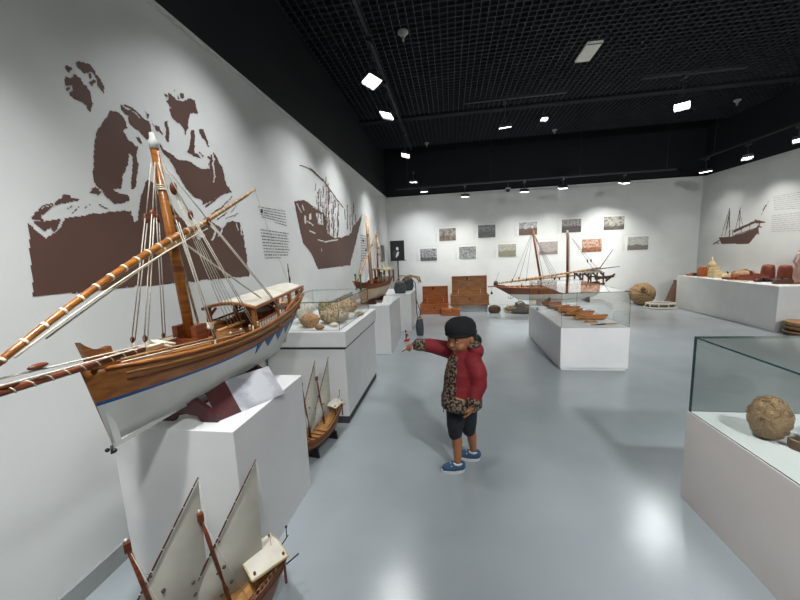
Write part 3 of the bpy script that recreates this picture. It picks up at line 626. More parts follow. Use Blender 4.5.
# ---------------- the big dhow in the left foreground
def big_dhow():
    R = thing('dhow_model', 'largest dhow model, white bottomed with tall mast, left foreground pedestal', 'model ship', (-1.27, 1.75, .89), -PI/2)
    h = Hull(1.62, .36, .262, bow=.16, stern=.42, rake=.06, srake=.28, wl=.62, bul=.05, tr=.52, full=.42, power=2.2)
    h.build(R, [HULLW, BLUE, WOOD, WOODL, WOODD], n=34)
    rail(R, h, .03, .99, .008, WOOD, 'cap_rail')
    rail(R, h, .06, .98, .0045, WOODL, 'rubbing_strake', v=.9)
    rail(R, h, .06, .98, .0035, WOODD, 'wale', v=.80)
    # stem fin: local x = 1.75-y, z = z-.89
    fin = MB().prism([(.765, .17), (.775, .28), (.805, .405), (.79, .388), (.765, .370), (.735, .362), (.705, .366), (.695, .30), (.67, .25), (.68, .17)], -.012, .012, 'y')
    fin.build('stem_head', WOOD, R)
    MB().prism([(.745, -.0), (.768, .17), (.775, .28), (.76, .28), (.745, .17), (.72, .0)], -.009, .009, 'y', 0).build('stem_post', [HULLW], R)
    k = MB().bar((.745, 0, -.008), (-.42, 0, -.008), .016, .02); k.build('keel', HULLW, R)
    f = MB().tube([(.752, 0, -.005), (.76, .005, -.035)], .005, 8).ball((.752, .008, -.026), .009, 8, 6).ball((.764, -.008, -.018), .008, 8, 6); f.build('keel_fitting', IRON, R)
    # mast, its step and caps
    mf, mt = Vector((.30, 0, .20)), Vector((.374, 0, 1.165))
    MB().tube([mf, mf.lerp(mt, .5), mt], [.024, .022, .016], 14).build('mast', SPAR, R)
    MB().tube([mt+Vector((-.001, 0, -.005)), mt+Vector((.0, 0, .03)), mt+Vector((.002, 0, .035)), mt+Vector((.003, 0, .06))], [.019, .019, .012, .010], 12).build('mast_cap', HULLW, R)
    s = MB()
    for y in (-.05, .05): s.box((.27, y-.014, .18), (.345, y+.014, .36))
    s.box((.25, -.075, .29), (.27, .075, .32)); s.box((.345, -.075, .27), (.365, .075, .30)); s.build('mast_bitts', WOODR, R)
    MB().tube([(.26, -.075, .335), (.26, .085, .335)], .012, 10).tube([(.235, -.06, .345), (.235, .07, .345)], .009, 8).build('rope_coil', BIND, R)
    for z, rr_ in ((.62, .026), (.985, .022)):
        p = mf.lerp(mt, (z-.2)/.965); bb = MB()
        for kk in range(3): bb.tube([p+Vector((0, 0, kk*.009)), p+Vector((0, 0, kk*.009+.006))], rr_, 12)
        bb.build('mast_binding', BIND if z > .9 else WOODR, R)
    # yard of two lashed spars, and its bindings
    A = Vector((1.05, .03, .395)); B = Vector((-.345, .03, 1.112)); Mid = A.lerp(B, .47)+Vector((0, 0, -.004))
    Kn = A.lerp(B, .57)+Vector((0, 0, .015)); y1 = spar(R, A, Kn, .0105, .015, SPAR, 'yard', 14, BIND, .028)
    y2 = spar(R, A.lerp(B, .42)+Vector((0, .0, .01)), B, .013, .0065, WOODL, 'yard_upper', 13)
    rope(R, A+Vector((-.05, .012, .02)), A.lerp(B, .64)+Vector((0, .015, -.025)), .003, BIND, -.02, 'gasket')
    rope(R, A.lerp(B, .1)+Vector((0, .0, -.02)), A.lerp(B, .95)+Vector((0, .0, -.012)), .0032, BIND, -.01, 'gasket')
    # bowsprit with its wound rope
    a, b = Vector((.60, .04, .325)), Vector((1.32, .02, .325))
    bs = spar(R, a, b, .013, .010, WOODR, 'bowsprit')
    n = 26; pts = []
    for i in range(n*10+1):
        u = i/(n*10); d = a.lerp(b, u); an = u*n*2*PI*.6; pts.append(d+Vector((0, math.cos(an)*.0125, math.sin(an)*.0125)))
    MB().tube(pts, .0022, 5).build('winding', BIND, bs)
    # stays running forward out over the stem
    for dz, yy in ((.0, .05), (.022, .03)): rope(R, (.45, yy, .33), (1.28, yy, .362+dz), .003, ROPE, .004, 'forestay')
    for p in ((.95, .04, .372), (1.02, .03, .34)): MB().ball(p, (.028, .01, .009), 10, 6).build('pulley_block', WOODR, R)
    MB().tube([(.52, .06, .325), (.56, .085, .335), (.60, .06, .33), (.56, .04, .33)], .006, 6, closed=True).tube([(.50, .09, .315), (.55, .03, .345)], .007, 6).tube([(.53, .10, .31), (.57, .04, .35)], .006, 6).build('rope_lashing', BIND, R)
    # shrouds: bundles from the masthead to blocks and on to the rails
    top = Vector((.372, 0, 1.10))
    sh = [((.60, .05, .33), .045, .70), ((.50, -.12, .30), .04, .70), ((.335, .15, .27), .03, .70), ((.31, -.15, .27), -.02, .72),
          ((.13, -.16, .27), -.03, .78), ((-.02, -.15, .28), -.05, .78), ((.02, .15, .27), -.04, .74), ((-.28, .16, .31), -.06, .7)]
    for i, (p, off, u) in enumerate(sh):
        p = Vector(p); q = Vector((top.x+off*.3, p.y*.12, top.z)); mid = p.lerp(q, u)
        rope(R, mid, q, .0026, ROPE, 0, 'shroud')
        block(R, mid, .020); 
        nb = 4
        for j in range(nb):
            o = Vector(((j-1.5)*.007, (j % 2)*.006, 0)); rope(R, mid+o*.9, p+o*1.2+Vector((0, 0, .03)), .0021, ROPE, 0, 'tackle_line')
        block(R, p+Vector((0, 0, .035)), .014)
        rope(R, p+Vector((0, 0, .03)), p+Vector((0, 0, -.03)), .005, BIND, 0, 'lashing')
    block(R, (.318, .02, 1.0), .026, WOODR); block(R, (.29, -.02, .90), .014)
    for j in range(5): rope(R, (.318-.004*j, .02, .985), (.10-.03*j, .06, .30), .0018, ROPE, 0, 'halyard')
    for j in range(3): rope(R, (.305, .01+.006*j, .76), (-.30, .13+.006*j, .32), .0016, ROPE, 0, 'halyard')
    rope(R, (.33, .0, .80), (.24, 0, .30), .006, ROPED, 0, 'halyard_rope')
    rope(R, (-.343, .03, 1.108), (-.50, .03, .78), .0022, ROPE, 0, 'vang'); block(R, (-.40, .03, .98), .013, IRON)
    rope(R, (-.50, .03, .78), (-.72, .02, .45), .0016, ROPE, 0, 'vang')
    # deck furniture
    d = MB()
    for t in (.16, .2, .24, .28, .36, .44, .47): 
        q = h.deck(t, 0, .026); w2 = h.half(t)*.9; d.bar(q+Vector((0, -w2, 0)), q+Vector((0, w2, 0)), .014, .008)
    d.build('deck_beams', WOODR, R)
    for yy, t0, t1 in ((.06, .08, .30), (.09, .10, .32), (-.05, .06, .3), (-.09, .08, .3)):
        q0 = h.deck(t0, yy*.5, .045); q1 = h.deck(t1, yy, .045); MB().bar(q0, q1, .012, .01).build('deck_plank', WOODL if yy > .06 else WOOD, R)
    hb = MB(); q = h.deck(.47, 0, .0); hb.box((q.x-.09, -.06, q.z), (q.x+.12, .06, q.z+.045)); hb.build('hatch', WOOD, R, bevel=.004)
    ob = MB().tube([(.22, -.09, .30), (-.02, -.07, .31)], .012, 8).tube([(.16, .03, .29), (-.05, .05, .30)], .01, 8); ob.build('spare_spars', WOODL, R)
    for t in (.36, .41, .46, .51, .56, .6):
        for sd in (1, -1):
            q = h.sh(t, sd, .008, .02); MB().tube([q, q+Vector((0, 0, .02))], .004, 6).ball(q+Vector((0, 0, .025)), .008, 8, 6).build('belaying_pin', CREAM, R)
    for sd in (1, -1):
        for dz in (.012, .024):
            rope(R, h.sh(.06, sd, dz, .012), h.sh(.42, sd, dz, .012), .0028, ROPED if dz > .02 else BIND, .0, 'rail_rope')
    # raised poop: bulwarks, balusters, posts, awning
    W0, W1 = .165, .115; X0, X1 = .0, -.70; Z0, Z1 = .40, .445
    roof = MB(); nx = 10; ny = 8; top_ = []; 
    for th in (0, -.010):
        for i in range(nx+1):
            u = i/nx; x = X0+(X1-X0)*u; wd = W0+(W1-W0)*u; z = Z0+(Z1-Z0)*u
            for j in range(ny+1):
                v = j/ny*2-1; top_.append(Vector((x, wd*v, z+th+.028*(1-v*v))))
    fs = []; q = (nx+1)*(ny+1)
    for i in range(nx):
        for j in range(ny):
            a_ = i*(ny+1)+j; fs.append((a_, a_+1, a_+ny+2, a_+ny+1)[::1]); fs.append((q+a_, q+a_+ny+1, q+a_+ny+2, q+a_+1))
    bd = [i*(ny+1) for i in range(nx+1)]; be = [i*(ny+1)+ny for i in range(nx+1)]; bf = list(range(ny+1)); bg = [nx*(ny+1)+j for j in range(ny+1)]
    for L_ in (bd, be, bf, bg):
        for a_, b_ in zip(L_, L_[1:]): fs.append((a_, b_, q+b_, q+a_))
    roof.add(top_, fs, 0, False); roof.build('awning', CLOTH, R)
    e = MB()
    for sd in (1, -1): e.bar((X0+.01, sd*W0, Z0-.012), (X1-.03, sd*W1, Z1-.010), .014, .016)
    e.tube([(X0, W0*v, Z0-.012+.028*(1-v*v)) for v in [-1, -.6, -.2, .2, .6, 1]], .010, 6)
    e.tube([(X1, W1*v, Z1-.012+.028*(1-v*v)) for v in [-1, -.6, -.2, .2, .6, 1]], .010, 6)
    e.build('awning_frame', WOOD, R)
    for x, hw in ((-.015, .145), (-.27, .15), (-.48, .13), (-.66, .105)):
        for sd in (1, -1):
            t = .5-x/h.L; MB().box((x-.012, sd*hw-.010, h.sheer_z(t)-.07), (x+.012, sd*hw+.010, Z0+(Z1-Z0)*(x/-.7)-.012)).build('awning_post', WOOD, R)
    for x in (-.02, -.30):   # knees under the front frame
        for sd in (1, -1): MB().bar((x, sd*.145, Z0-.06), (x, sd*.10, Z0-.012), .012, .012).build('bracket', WOODR, R)
    for sd in (1, -1):
        for i in range(12):
            t = .52+i*.018; p = h.sh(t, sd, 0, .014); MB().box((p.x-.004, p.y-.004, p.z), (p.x+.004, p.y+.004, p.z+.035)).build('baluster', mat('baluster_white', 'd8d2c6', 'ccc6ba'), R)
    for sd in (1, -1): MB().tube([h.sh(.51+i*.02, sd, .037, .014) for i in range(13)], .006, 6).build('handrail', WOODR, R)
    for sd in (1, -1):
        for k, dz in enumerate((.03, .055)): MB().tube([h.sh(.72+i*.028, sd, dz*(i/10)**.5+.004, .006) for i in range(11)], .008, 6).build('quarter_rail', WOOD, R)
    q = h.deck(.66, 0, 0); MB().box((q.x-.07, -.07, q.z-.02), (q.x+.05, .07, q.z+.085)).box((q.x-.08, -.08, q.z+.085), (q.x+.06, .08, q.z+.095)).build('cabin_locker', WOODR, R)
    q = h.deck(.78, 0, 0); MB().tube([q, q+Vector((.0, 0, .12))], .01, 8).box((q.x-.03, -.10, q.z+.04), (q.x+.03, .10, q.z+.06)).build('helm_bench', WOODD, R)
    # blue and white saw-tooth panel along the quarter, with its bracket boards
    for sd in (1, -1):
        pl = MB(); n = 5
        for i in range(n):
            t0, t1 = .50+i*.09, .50+(i+1)*.09; tm = (t0+t1)/2
            def Q(t, v): p = h.pt(t, v, sd); return p+Vector((0, sd*.004, 0))
            for (a_, b_, c_), mi in (((Q(t0, .44), Q(t1, .44), Q(tm, .66)), 1), ((Q(t0, .44), Q(tm, .66), Q(t0, .66)), 0), ((Q(t1, .44), Q(t1, .66), Q(tm, .66)), 0)):
                off = Vector((0, sd*.003, 0)); vs = [a_, b_, c_, a_-off, b_-off, c_-off]
                if sd < 0: pl.add(vs, [(0, 1, 2), (5, 4, 3), (0, 3, 4, 1), (1, 4, 5, 2), (2, 5, 3, 0)], mi)
                else: pl.add(vs, [(2, 1, 0), (3, 4, 5), (1, 4, 3, 0), (2, 5, 4, 1), (0, 3, 5, 2)], mi)
        pl.build('saw_tooth_panel', [BLUE, HULLW], R)
    MB().prism([(-.50, .02), (-.60, .03), (-.73, .24), (-.69, .25)], -.008, .008, 'y').build('rudder', WOOD, R)
    fl = MB().tube([(-.70, .03, .45), (-.70, .03, .62)], .003, 6).bar((-.72, .03, .45), (-.695, .03, .60), .004, .004); fl.build('flag_staff', IRON, R)
    MB().ball((-.71, .03, .50), (.008, .006, .018), 8, 6).ball((-.70, .03, .565), (.006, .005, .02), 8, 6).build('furled_flag', BLACK, R)
    # cradle under the keel (stands on the pedestal)
    for x in (.385, -.12):
        c = MB(); c.prism([(-.16, -.098), (-.155, -.062), (-.05, .014), (-.012, .0), (.012, .0), (.05, .014), (.155, -.062), (.16, -.098), (.075, -.098), (.055, -.070), (0, -.060), (-.055, -.070), (-.075, -.098)], x-.012, x+.012, 'x')
        c.build('cradle', MAROON, R)
    MB().bar((.385, 0, -.045), (-.12, 0, -.045), .05, .015).build('cradle_beam', MAROON, R)
    return R
big_dhow()
# ---------------- printed panel leaning against the big dhow
def slab(b, q, th, mi=0):
    q = [Vector(p) for p in q]; n = (q[1]-q[0]).cross(q[3]-q[0]).normalized()*th
    return b.add(q+[p-n for p in q], [(0,1,2,3),(7,6,5,4),(0,4,5,1),(1,5,6,2),(2,6,7,3),(3,7,4,0)], mi)
t = thing('information_panel', 'slanted panel, maroon left end and grey photo, leaning below the big dhow', 'information panel', (-1.062, 1.5, .792), 0)
dd_ = Vector((.462, .887, 0)); nn_ = Vector((-.125, .065, .138)); BM = Vector((.0, -.032, 0)); BL = BM-dd_*.11; BR = BM+dd_*.255; TL, TM, TR = BL+nn_, BM+nn_, BR+nn_
slab(MB(), [BL, BM, TM, TL], .006).build('maroon_section', MAROON, t); slab(MB(), [BM, BR, TR, TM], .006).build('photo_section', PAPER, t)
# ---------------- sailing dhows standing on the floor
WOODS = mat('mid_brown_wood', '84502a', '643918', rough=0.42, scale=6, stretch=(1, 8, 12))
def sail_dhow(loc, rz, label, s=1.0):
    R = thing('sailing_dhow_model', label, 'model ship', loc, rz, 'small sailing dhow models on the floor'); R.scale = (s, s, s)
    h = Hull(.80, .25, .17, bow=.35, stern=.75, rake=.10, srake=.08, wl=.42, bul=.03, tr=.62, full=.42, power=2.0)
    h.build(R, [BLACK, WOODD, WOODS, WOODL, WOODD], n=22)
    MB().bar((.28, 0, -.004), (-.30, 0, -.004), .03, .02).build('keel', BLACK, R)
    for x in (.16, -.2): MB().prism([(-.10, -.04), (-.09, .05), (0, .005), (.09, .05), (.10, -.04)], x-.01, x+.01, 'x').build('cradle', BLACK, R)
    rail(R, h, .03, .99, .005, WOODR, 'cap_rail'); rail(R, h, .05, .98, .004, WOODD, 'wale', v=.78)
    for x, zt, dy_ in ((.13, .735, .02), (-.13, .70, -.02)):
        q = Vector((x, 0, .11)); p = Vector((x+.085, 0, zt)); MB().tube([q, q.lerp(p, .7), p], [.010, .009, .008], 10).box((p.x-.012, -.01, p.z-.02), (p.x+.012, .01, p.z+.02)).build('mast', WOODR, R)
        MB().ball(p+Vector((.002, 0, .03)), (.006, .006, .009), 8, 6).build('mast_tip', HULLW, R)
        a = Vector((x+.28, -.014, .17)); b = Vector((x-.19, -.014, .865+dy_)); yd = spar(R, a, b, .0055, .0035, WOODD, 'yard', 10, HULLW)
        S = sail(R, [a+Vector((-.01, -.006, -.004)), b+Vector((.0, -.006, -.02)), Vector((x-.17, -.02, .22)), Vector((x+.10, -.03, .185))], -.03, 6, int(x*100)+7)
        rope(R, p, h.sh(.5-x/.8+.06, 1), .0012); rope(R, p, h.sh(.5-x/.8+.06, -1), .0012); rope(R, b, (x-.22, 0, .27), .001)
        for k in range(4):
            block(R, p.lerp(Vector((x-.1+.07*k, (-1)**k*.09, .2)), .3+.13*k), .006, SAILD)
    # stern deck house with cloth awning
    for sd in (1, -1):
        for x in (-.22, -.37): MB().box((x-.005, sd*.085-.005, .15), (x+.005, sd*.085+.005, .335)).build('awning_post', WOODR, R)
    a = MB().prism([(-.10, .318), (0, .338), (.10, .318), (.10, .310), (0, .330), (-.10, .310)], -.385, -.20, 'x'); a.build('awning', CLOTH, R)
    e = MB()
    for sd in (1, -1): e.bar((-.20, sd*.10, .312), (-.39, sd*.10, .312), .01, .012)
    for x in (-.20, -.385): e.tube([(x, -.10, .314), (x, 0, .334), (x, .10, .314)], .005, 6)
    e.build('awning_frame', CREAM, R)
    for sd in (1, -1):
        for i in range(16): p = h.sh(.48+i*.028, sd, 0, .006); MB().box((p.x-.003, p.y-.003, p.z), (p.x+.003, p.y+.003, p.z+.022)).build('baluster', CREAM, R)
    for sd in (1, -1): MB().tube([h.sh(.48+i*.028, sd, .024, .006) for i in range(16)], .004, 6).build('handrail', WOODR, R)
    sp = MB().tube([(-.40, 0, .30), (-.43, .03, .36)], .003, 6).tube([(-.385, .07, .24), (-.46, .07, .25)], .004, 6).tube([(-.42, .03, .35), (-.42, .035, .42)], .0025, 6).ball((-.42, .035, .42), .007, 8, 6); sp.build('stern_spars', IRON, R)
    MB().tube([(.38, 0, .20), (.50, 0, .235)], [.006, .004], 8).build('bowsprit', WOODR, R)
    d = MB()
    for t_ in (.25, .33, .41, .49): q = h.deck(t_, 0, .012); w2 = h.half(t_)*.9; d.bar(q+Vector((0, -w2, 0)), q+Vector((0, w2, 0)), .01, .006)
    d.build('deck_beams', WOODR, R)
    return R
SD1 = sail_dhow((-.967, .976, .036), 4.085, 'cream sailed dhow in the lower left corner, on the floor before the tall dhow pedestal', .814)
SD2 = sail_dhow((-1.094, 2.43, .034), 4.527, 'cream sailed dhow on the floor between the big dhow pedestal and coral case', .781)
# ---------------- dhow on the third pedestal
def pedestal_dhow():
    R = thing('dhow_model', 'smaller rigged dhow model with green-tipped posts on the pedestal behind the coral case', 'model ship', (-1.26, 5.36, .842), -1.80); R.scale = (1.03, 1.03, 1.08)
    h = Hull(1.15, .34, .22, bow=.35, stern=.45, rake=.16, srake=.10, wl=.75, bul=.03, tr=.7, full=.42)
    h.build(R, [HULLT, WOODL, WOODR, WOODL, WOODD], n=20); rail(R, h, .02, .99, .008, WOODR, 'cap_rail')
    MB().bar((.40, 0, -.005), (-.45, 0, -.005), .02, .02).build('keel', HULLW, R)
    for x in (.2, -.2): MB().prism([(-.13, -.061), (-.12, .03), (0, -.005), (.12, .03), (.13, -.061)], x-.012, x+.012, 'x').build('cradle', MAROON, R)
    p = Vector((.10, 0, 1.22)); MB().tube([(.05, 0, .2), (.08, 0, .7), p], [.03, .025, .016], 10).build('mast', WOODL, R)
    MB().tube([(-.20, 0, .2), (-.22, 0, .95)], [.018, .012], 8).build('mizzen_mast', SPAR, R)
    spar(R, (.55, .02, .30), (-.20, .02, 1.0), .016, .007, WOODL, 'yard', 9)
    for i in range(6):
        u = -1 if i % 2 else 1
        rope(R, p-Vector((0, 0, .03)), (.35-.13*i, u*.15, .25), .0035, ROPE, 0, 'shroud'); block(R, p.lerp(Vector((.35-.13*i, u*.15, .25)), .3+.07*i), .02, WOODD)
    for i in range(5): rope(R, (-.22, 0, .93), (-.05-.1*i, (.14 if i % 2 else -.14), .27), .003, ROPE, 0, 'shroud'); block(R, (-.2-.03*i, .04, .75-.1*i), .018, WOODD)
    rope(R, p, (-.55, 0, .4), .004, ROPE, 0, 'backstay')
    MB().prism([(-.15, .415), (0, .45), (.15, .415), (.15, .40), (0, .435), (-.15, .40)], -.56, -.16, 'x').build('awning', CREAM, R)
    for sd in (1, -1):
        for x in (-.17, -.36, -.54): MB().box((x-.01, sd*.13-.01, .2), (x+.01, sd*.13+.01, .41)).build('awning_post', WOODR, R)
    for x, y in ((.52, .06), (.38, -.10), (.0, .15)): MB().tube([(x, y, .2), (x, y, .36)], .012, 8).ball((x, y, .38), .02, 8, 6).build('bitt_post', mat('green_paint', '3f6a45', '35593a'), R)
    b = MB()
    for t_ in (.2, .3, .4, .5, .6): q = h.deck(t_, 0, .02); b.bar(q+Vector((0, -.14, 0)), q+Vector((0, .14, 0)), .02, .014)
    b.box((-.1, -.08, .2), (.02, .08, .27)); b.build('deck_beams', WOODR, R)
    MB().tube([(.45, 0, .28), (.64, 0, .31)], [.012, .008], 8).build('bowsprit', SPAR, R)
    return R
pedestal_dhow()
t = thing('label_card', 'small white label card propped beside the dhow on the third pedestal', 'card', (-1.0, 5.12, .776), -.4)
slab(MB(), [(-.09, 0, .003), (.09, 0, .003), (.09, .06, .12), (-.09, .06, .12)], .004).build('card', PAPERW, t); MB().box((-.06, .045, 0), (.06, .055, .09)).build('prop', PAPERW, t)
# ---------------- long two-masted dhow before the back wall
def back_dhow():
    R = thing('dhow_model', 'long two-masted brown dhow model standing behind the central glass case', 'model ship', (2.0, 7.4, .46), PI)
    h = Hull(2.15, .46, .27, bow=.10, stern=.22, rake=.50, srake=.12, wl=.42, bul=.04, tr=.6, full=.42)
    h.build(R, [HULLW, HULLW, WOODR, WOODL, WOODD], n=30); rail(R, h, .0, .99, .009, WOOD, 'cap_rail')
    MB().bar((.6, 0, -.005), (-.85, 0, -.005), .03, .025).build('keel', HULLW, R)
    for x in (.0, -.75): MB().prism([(-.2, -.055), (-.18, .06), (0, 0), (.18, .06), (.2, -.055)], x-.015, x+.015, 'x').build('cradle', MAROON, R)
    MB().bar((.98, 0, .30), (1.22, 0, .295), .035, .02).bar((.86, .0, .30), (1.10, 0, .335), .03, .03).build('beak', WOODR, R)
    MB().lathe([(.02, 0), (.045, .02), (.05, .05), (.03, .08), (.01, .09)], (1.05, 0, .33), 12).build('stem_ornament', WOODD, R)
    rope(R, (1.14, .02, .29), (1.14, .02, .20), .003, BLACK); MB().lathe([(.008, 0), (.025, .01), (.02, .04), (.006, .07)][::1], (1.14, .02, .13), 10).build('hanging_bell', BLACK, R)
    rope(R, (.76, .1, .28), (.76, .1, .05), .004, BLACK); MB().tube([(.70, .1, .09), (.72, .1, .055), (.76, .1, .045), (.80, .1, .055), (.82, .1, .09)], .006, 6).build('anchor', IRON, R)
    MB().tube([(1.05, 0, .42), (.98, 0, .62)], .003, 6).build('staff', IRON, R)
    for (x0, x1, zt, r) in ((.10, .32, 1.48, .024), (-.40, -.37, 1.36, .028)):
        MB().tube([(x0, 0, .2), (x1, 0, zt)], [r, r*.8], 12).build('mast', WOODR, R)
        MB().tube([(x1, 0, zt), (x1, 0, zt+.05)], [.022, .015], 10).build('mast_cap', HULLW, R)
        MB().tube([(x1-.03, .02, zt-.05), (x0-.03, .03, .35)], .006, 6).build('halyard', ROPED, R)
    for i, (x, y) in enumerate([(.76, .15), (.55, -.2), (.48, .2), (-.10, .2), (-.16, -.2), (-.2, .2), (-.24, -.18)]):
        p = Vector((.31, 0, 1.42)); rope(R, p, (x, y, .36), .0035, ROPEG, 0, 'shroud'); MB().ball((x*.95+.015, y, .44), (.014, .014, .03), 8, 6).build('pulley_block', BLACK, R)
    for i, (x, y) in enumerate([(-.88, .1), (-.98, .1)]):
        p = Vector((-.45, 0, 1.25)); q = Vector((x, y, .55)); rope(R, p, q, .0035, ROPEG, 0, 'backstay'); MB().ball(p.lerp(q, .68), (.012, .012, .035), 8, 6).build('pulley_block', BLACK, R)
    spar(R, (1.0, .05, .37), (-1.0, .05, .62), .018, .022, WOODL, 'lowered_yard', 24, BIND)
    spar(R, (.8, -.06, .38), (-.9, -.06, .50), .014, .014, WOODL, 'lowered_yard')
    spar(R, (-.8, .0, .58), (-1.38, .0, .635), .014, .007, ROPEG, 'boom')
    MB().tube([(-1.0, 0, .60), (-1.24, 0, .98)], [.009, .005], 8).build('flag_staff', WOODD, R)
    MB().prism([(-.16, .54), (0, .575), (.16, .54), (.16, .53), (0, .565), (-.16, .53)], -1.02, -.50, 'x').build('awning', mat('grey_awning', 'a9a79f', '9b9991', rough=.8), R)
    for x in (-.58, -.74, -.90, -1.02):
        for sd in (1, -1):
            MB().box((x-.012, sd*.15-.012, .28), (x+.012, sd*.15+.012, .54)).build('awning_post', WOODD, R)
    for x in (-.62, -.78, -.94, -1.08): MB().bar((x, .16, .40), (x+.13, .17, .54), .018, .03).build('stern_timber', WOODD, R)
    MB().bar((-.85, .18, .42), (-1.20, .18, .46), .03, .045).bar((-.7, .18, .47), (-1.1, .18, .44), .02, .03).bar((-1.22, .17, .50), (-1.05, .18, .36), .025, .03).build('quarter_gallery', WOODD, R)
    b = MB()
    for t_ in [.15+.05*i for i in range(13)]: q = h.deck(t_, 0, .03); w2 = h.half(t_)*.9; b.bar(q+Vector((0, -w2, 0)), q+Vector((0, w2, 0)), .022, .014)
    b.build('deck_beams', WOODL, R)
    for x in (.55, .35, .02, -.2): MB().tube([(x, .16, .24), (x, .16, .36)], .012, 8).build('bitt_post', WOODR, R)
    return R
back_dhow()
# ---------------- row of boat models in the central case
MINIW = mat('light_orange_wood', 'c58244', 'ab6a30', rough=.45, scale=9, stretch=(1, 6, 6))
def mini(loc, rz, s, label, m, mast=False, stand=True):
    m = MINIW if m is WOODO else m
    R = thing('boat_model', label, 'model boat', loc, rz, 'small boat models in the central case')
    h = Hull(.40*s, .10*s, .055*s, bow=.5, stern=.35, rake=.05*s, srake=.03*s, wl=.2, bul=.014*s, tr=.5, full=.42)
    o = h.build(R, [WOODD, WOODD, m, WOODL, WOODD], n=16); o.location.z = .04*s
    for sd in (1, -1): MB().tube([h.sh(.02+.96*i/10, sd)+Vector((0, 0, .04*s)) for i in range(11)], .0035*s, 6).build('rail', WOODR, R)
    th = MB()
    for t_ in (.25, .4, .55, .7): q = h.deck(t_, 0, .048*s); w2 = h.half(t_)*.95; th.bar(q+Vector((0, -w2, 0)), q+Vector((0, w2, 0)), .016*s, .005*s)
    th.build('thwarts', WOODL, R)
    if stand: MB().box((-.08*s, -.03*s, 0), (.08*s, .03*s, .012*s)).box((-.05*s, -.03*s, .012*s), (-.035*s, .03*s, .045*s)).box((.035*s, -.03*s, .012*s), (.05*s, .03*s, .045*s)).build('stand', MINIW, R)
    if mast: MB().tube([(.02*s, 0, .06*s), (.03*s, 0, .17*s)], .004*s, 6).build('mast', WOODR, R); MB().tube([(.12*s, .01, .09*s), (-.14*s, .01, .13*s)], .004*s, 6).ball((-.14*s, .01, .13*s), .008*s, 8, 6).build('yard', WOODD, R)
    return R
minis = [(1.80, 4.63, 2.9, 1.0, 'nearest and largest boat model on its wooden stand in the central case', WOODO, 0),
 (1.76, 4.92, 2.95, .98, 'second nearest model boat in the central case, black-tipped spar', WOODO, 1), (1.70, 5.15, 2.9, .95, 'third model boat from the front in the central case', WOODO, 0),
 (1.75, 5.36, 3.0, .9, 'fourth model boat from the front in the central case, with a short mast', WOODO, 1), (1.68, 5.56, 2.9, .85, 'fifth model boat from the front in the central case', WOODO, 0),
 (1.62, 5.74, 2.9, .8, 'second farthest model boat in the central case', WOODR, 0), (1.66, 5.90, 3.0, .8, 'farthest model boat, at the back of the central case', WOODR, 1)]
for x, y, rz, s, lb, m, mm in minis: mini((x, y, .548), rz, s*.95, lb, m, bool(mm))
for x, y, rz, lb, m in ((1.86, 4.47, .35, 'dark flat paddle-like piece lying at the front of the central case', WOODD), (1.99, 4.50, .15, 'pale thin sliver lying at the front right of the central case', WOODL)):
    t = thing('carved_piece', lb, 'tool', (x, y, .55), rz)
    MB().loft([[(-.09+.18*u, w_*math.cos(a), .008+h_*math.sin(a)) for a in [2*PI*k/8 for k in range(8)]] for u, w_, h_ in ((0, .004, .004), (.2, .016, .007), (.6, .022, .009), (.85, .012, .006), (1, .003, .003))]).build('carved_body', m, t)
    MB().tube([(-.09, 0, .008), (-.14, .01, .008)], .005, 6).build('handle', m, t)
t = thing('folded_leaflet', 'folded grey white paper at the far left inside the central case', 'paper', (1.43, 5.62, .549), .3)
slab(MB(), [(-.07, -.05, .0), (.07, -.05, .0), (.07, 0, .06), (-.07, 0, .06)], .002).build('front_leaf', PAPERW, t); slab(MB(), [(-.07, .0, .06), (.07, .0, .06), (.07, .05, .0), (-.07, .05, .0)], .002).build('back_leaf', PAPER, t)
# ---------------- corals and sponges in the coral case
def lump(c, r, seed, amp=.12, fr=3.0, holes=0, n=28, m=18, flat=0):
    def f(d):
        q = 1+amp*noise.noise(d*fr+Vector((seed, 0, 0)))+amp*.5*noise.noise(d*fr*3+Vector((0, seed, 0)))
        return q
    return MB().ball(c, r, n, m, f=f)
def coral(name, label, x, y, r, m, seed, amp=.12, fr=3, z=.882, spikes=0):
    t = thing(name, label, 'coral', (x, y, z), 0, 'corals in the glass case')
    b = lump((0, 0, r[2]*.92), r, seed, amp, fr); b.build('body', m, t)
    if spikes:
        s = MB(); rn = random.Random(seed)
        for k in range(spikes):
            a = rn.uniform(0, 2*PI); e = rn.uniform(.2, 1.4); d = Vector((math.cos(a)*math.cos(e), math.sin(a)*math.cos(e), math.sin(e)))
            p = Vector((d.x*r[0], d.y*r[1], r[2]*.92+d.z*r[2])); s.tube([p*.85, p+d*.028], [.008, .004], 6)
        s.build('branches', m, t)
coral('sponge', 'smooth tan brown sponge at the near left of the coral case, behind the dhow stern', -1.36, 3.04, (.09, .085, .07), CORALB, 2, .15)
coral('coral', 'widest bristly tan coral in the middle of the coral case front', -1.18, 3.22, (.145, .11, .075), CORAL, 5, .18, 4, spikes=60)
coral('coral', 'white spiny coral rising at the back left of the coral case', -1.52, 3.27, (.09, .08, .12), CORALW, 8, .3, 4, spikes=40)
coral('sponge', 'olive ball sponge standing behind the bristly coral', -1.38, 3.50, (.075, .075, .10), CORALG, 11, .12, 5, spikes=30)
coral('sponge', 'large domed tan sponge at the far end of the coral case', -1.24, 3.76, (.15, .13, .085), CORAL, 14, .12, 5, spikes=20)
coral('coral', 'flat cream coral slab right of the bristly coral', -1.11, 3.44, (.08, .10, .03), CORALW, 17, .2, 4)
coral('coral', 'small brown coral nugget in the front left of the coral case', -1.22, 2.92, (.045, .03, .022), CORALB, 20, .2, 4)
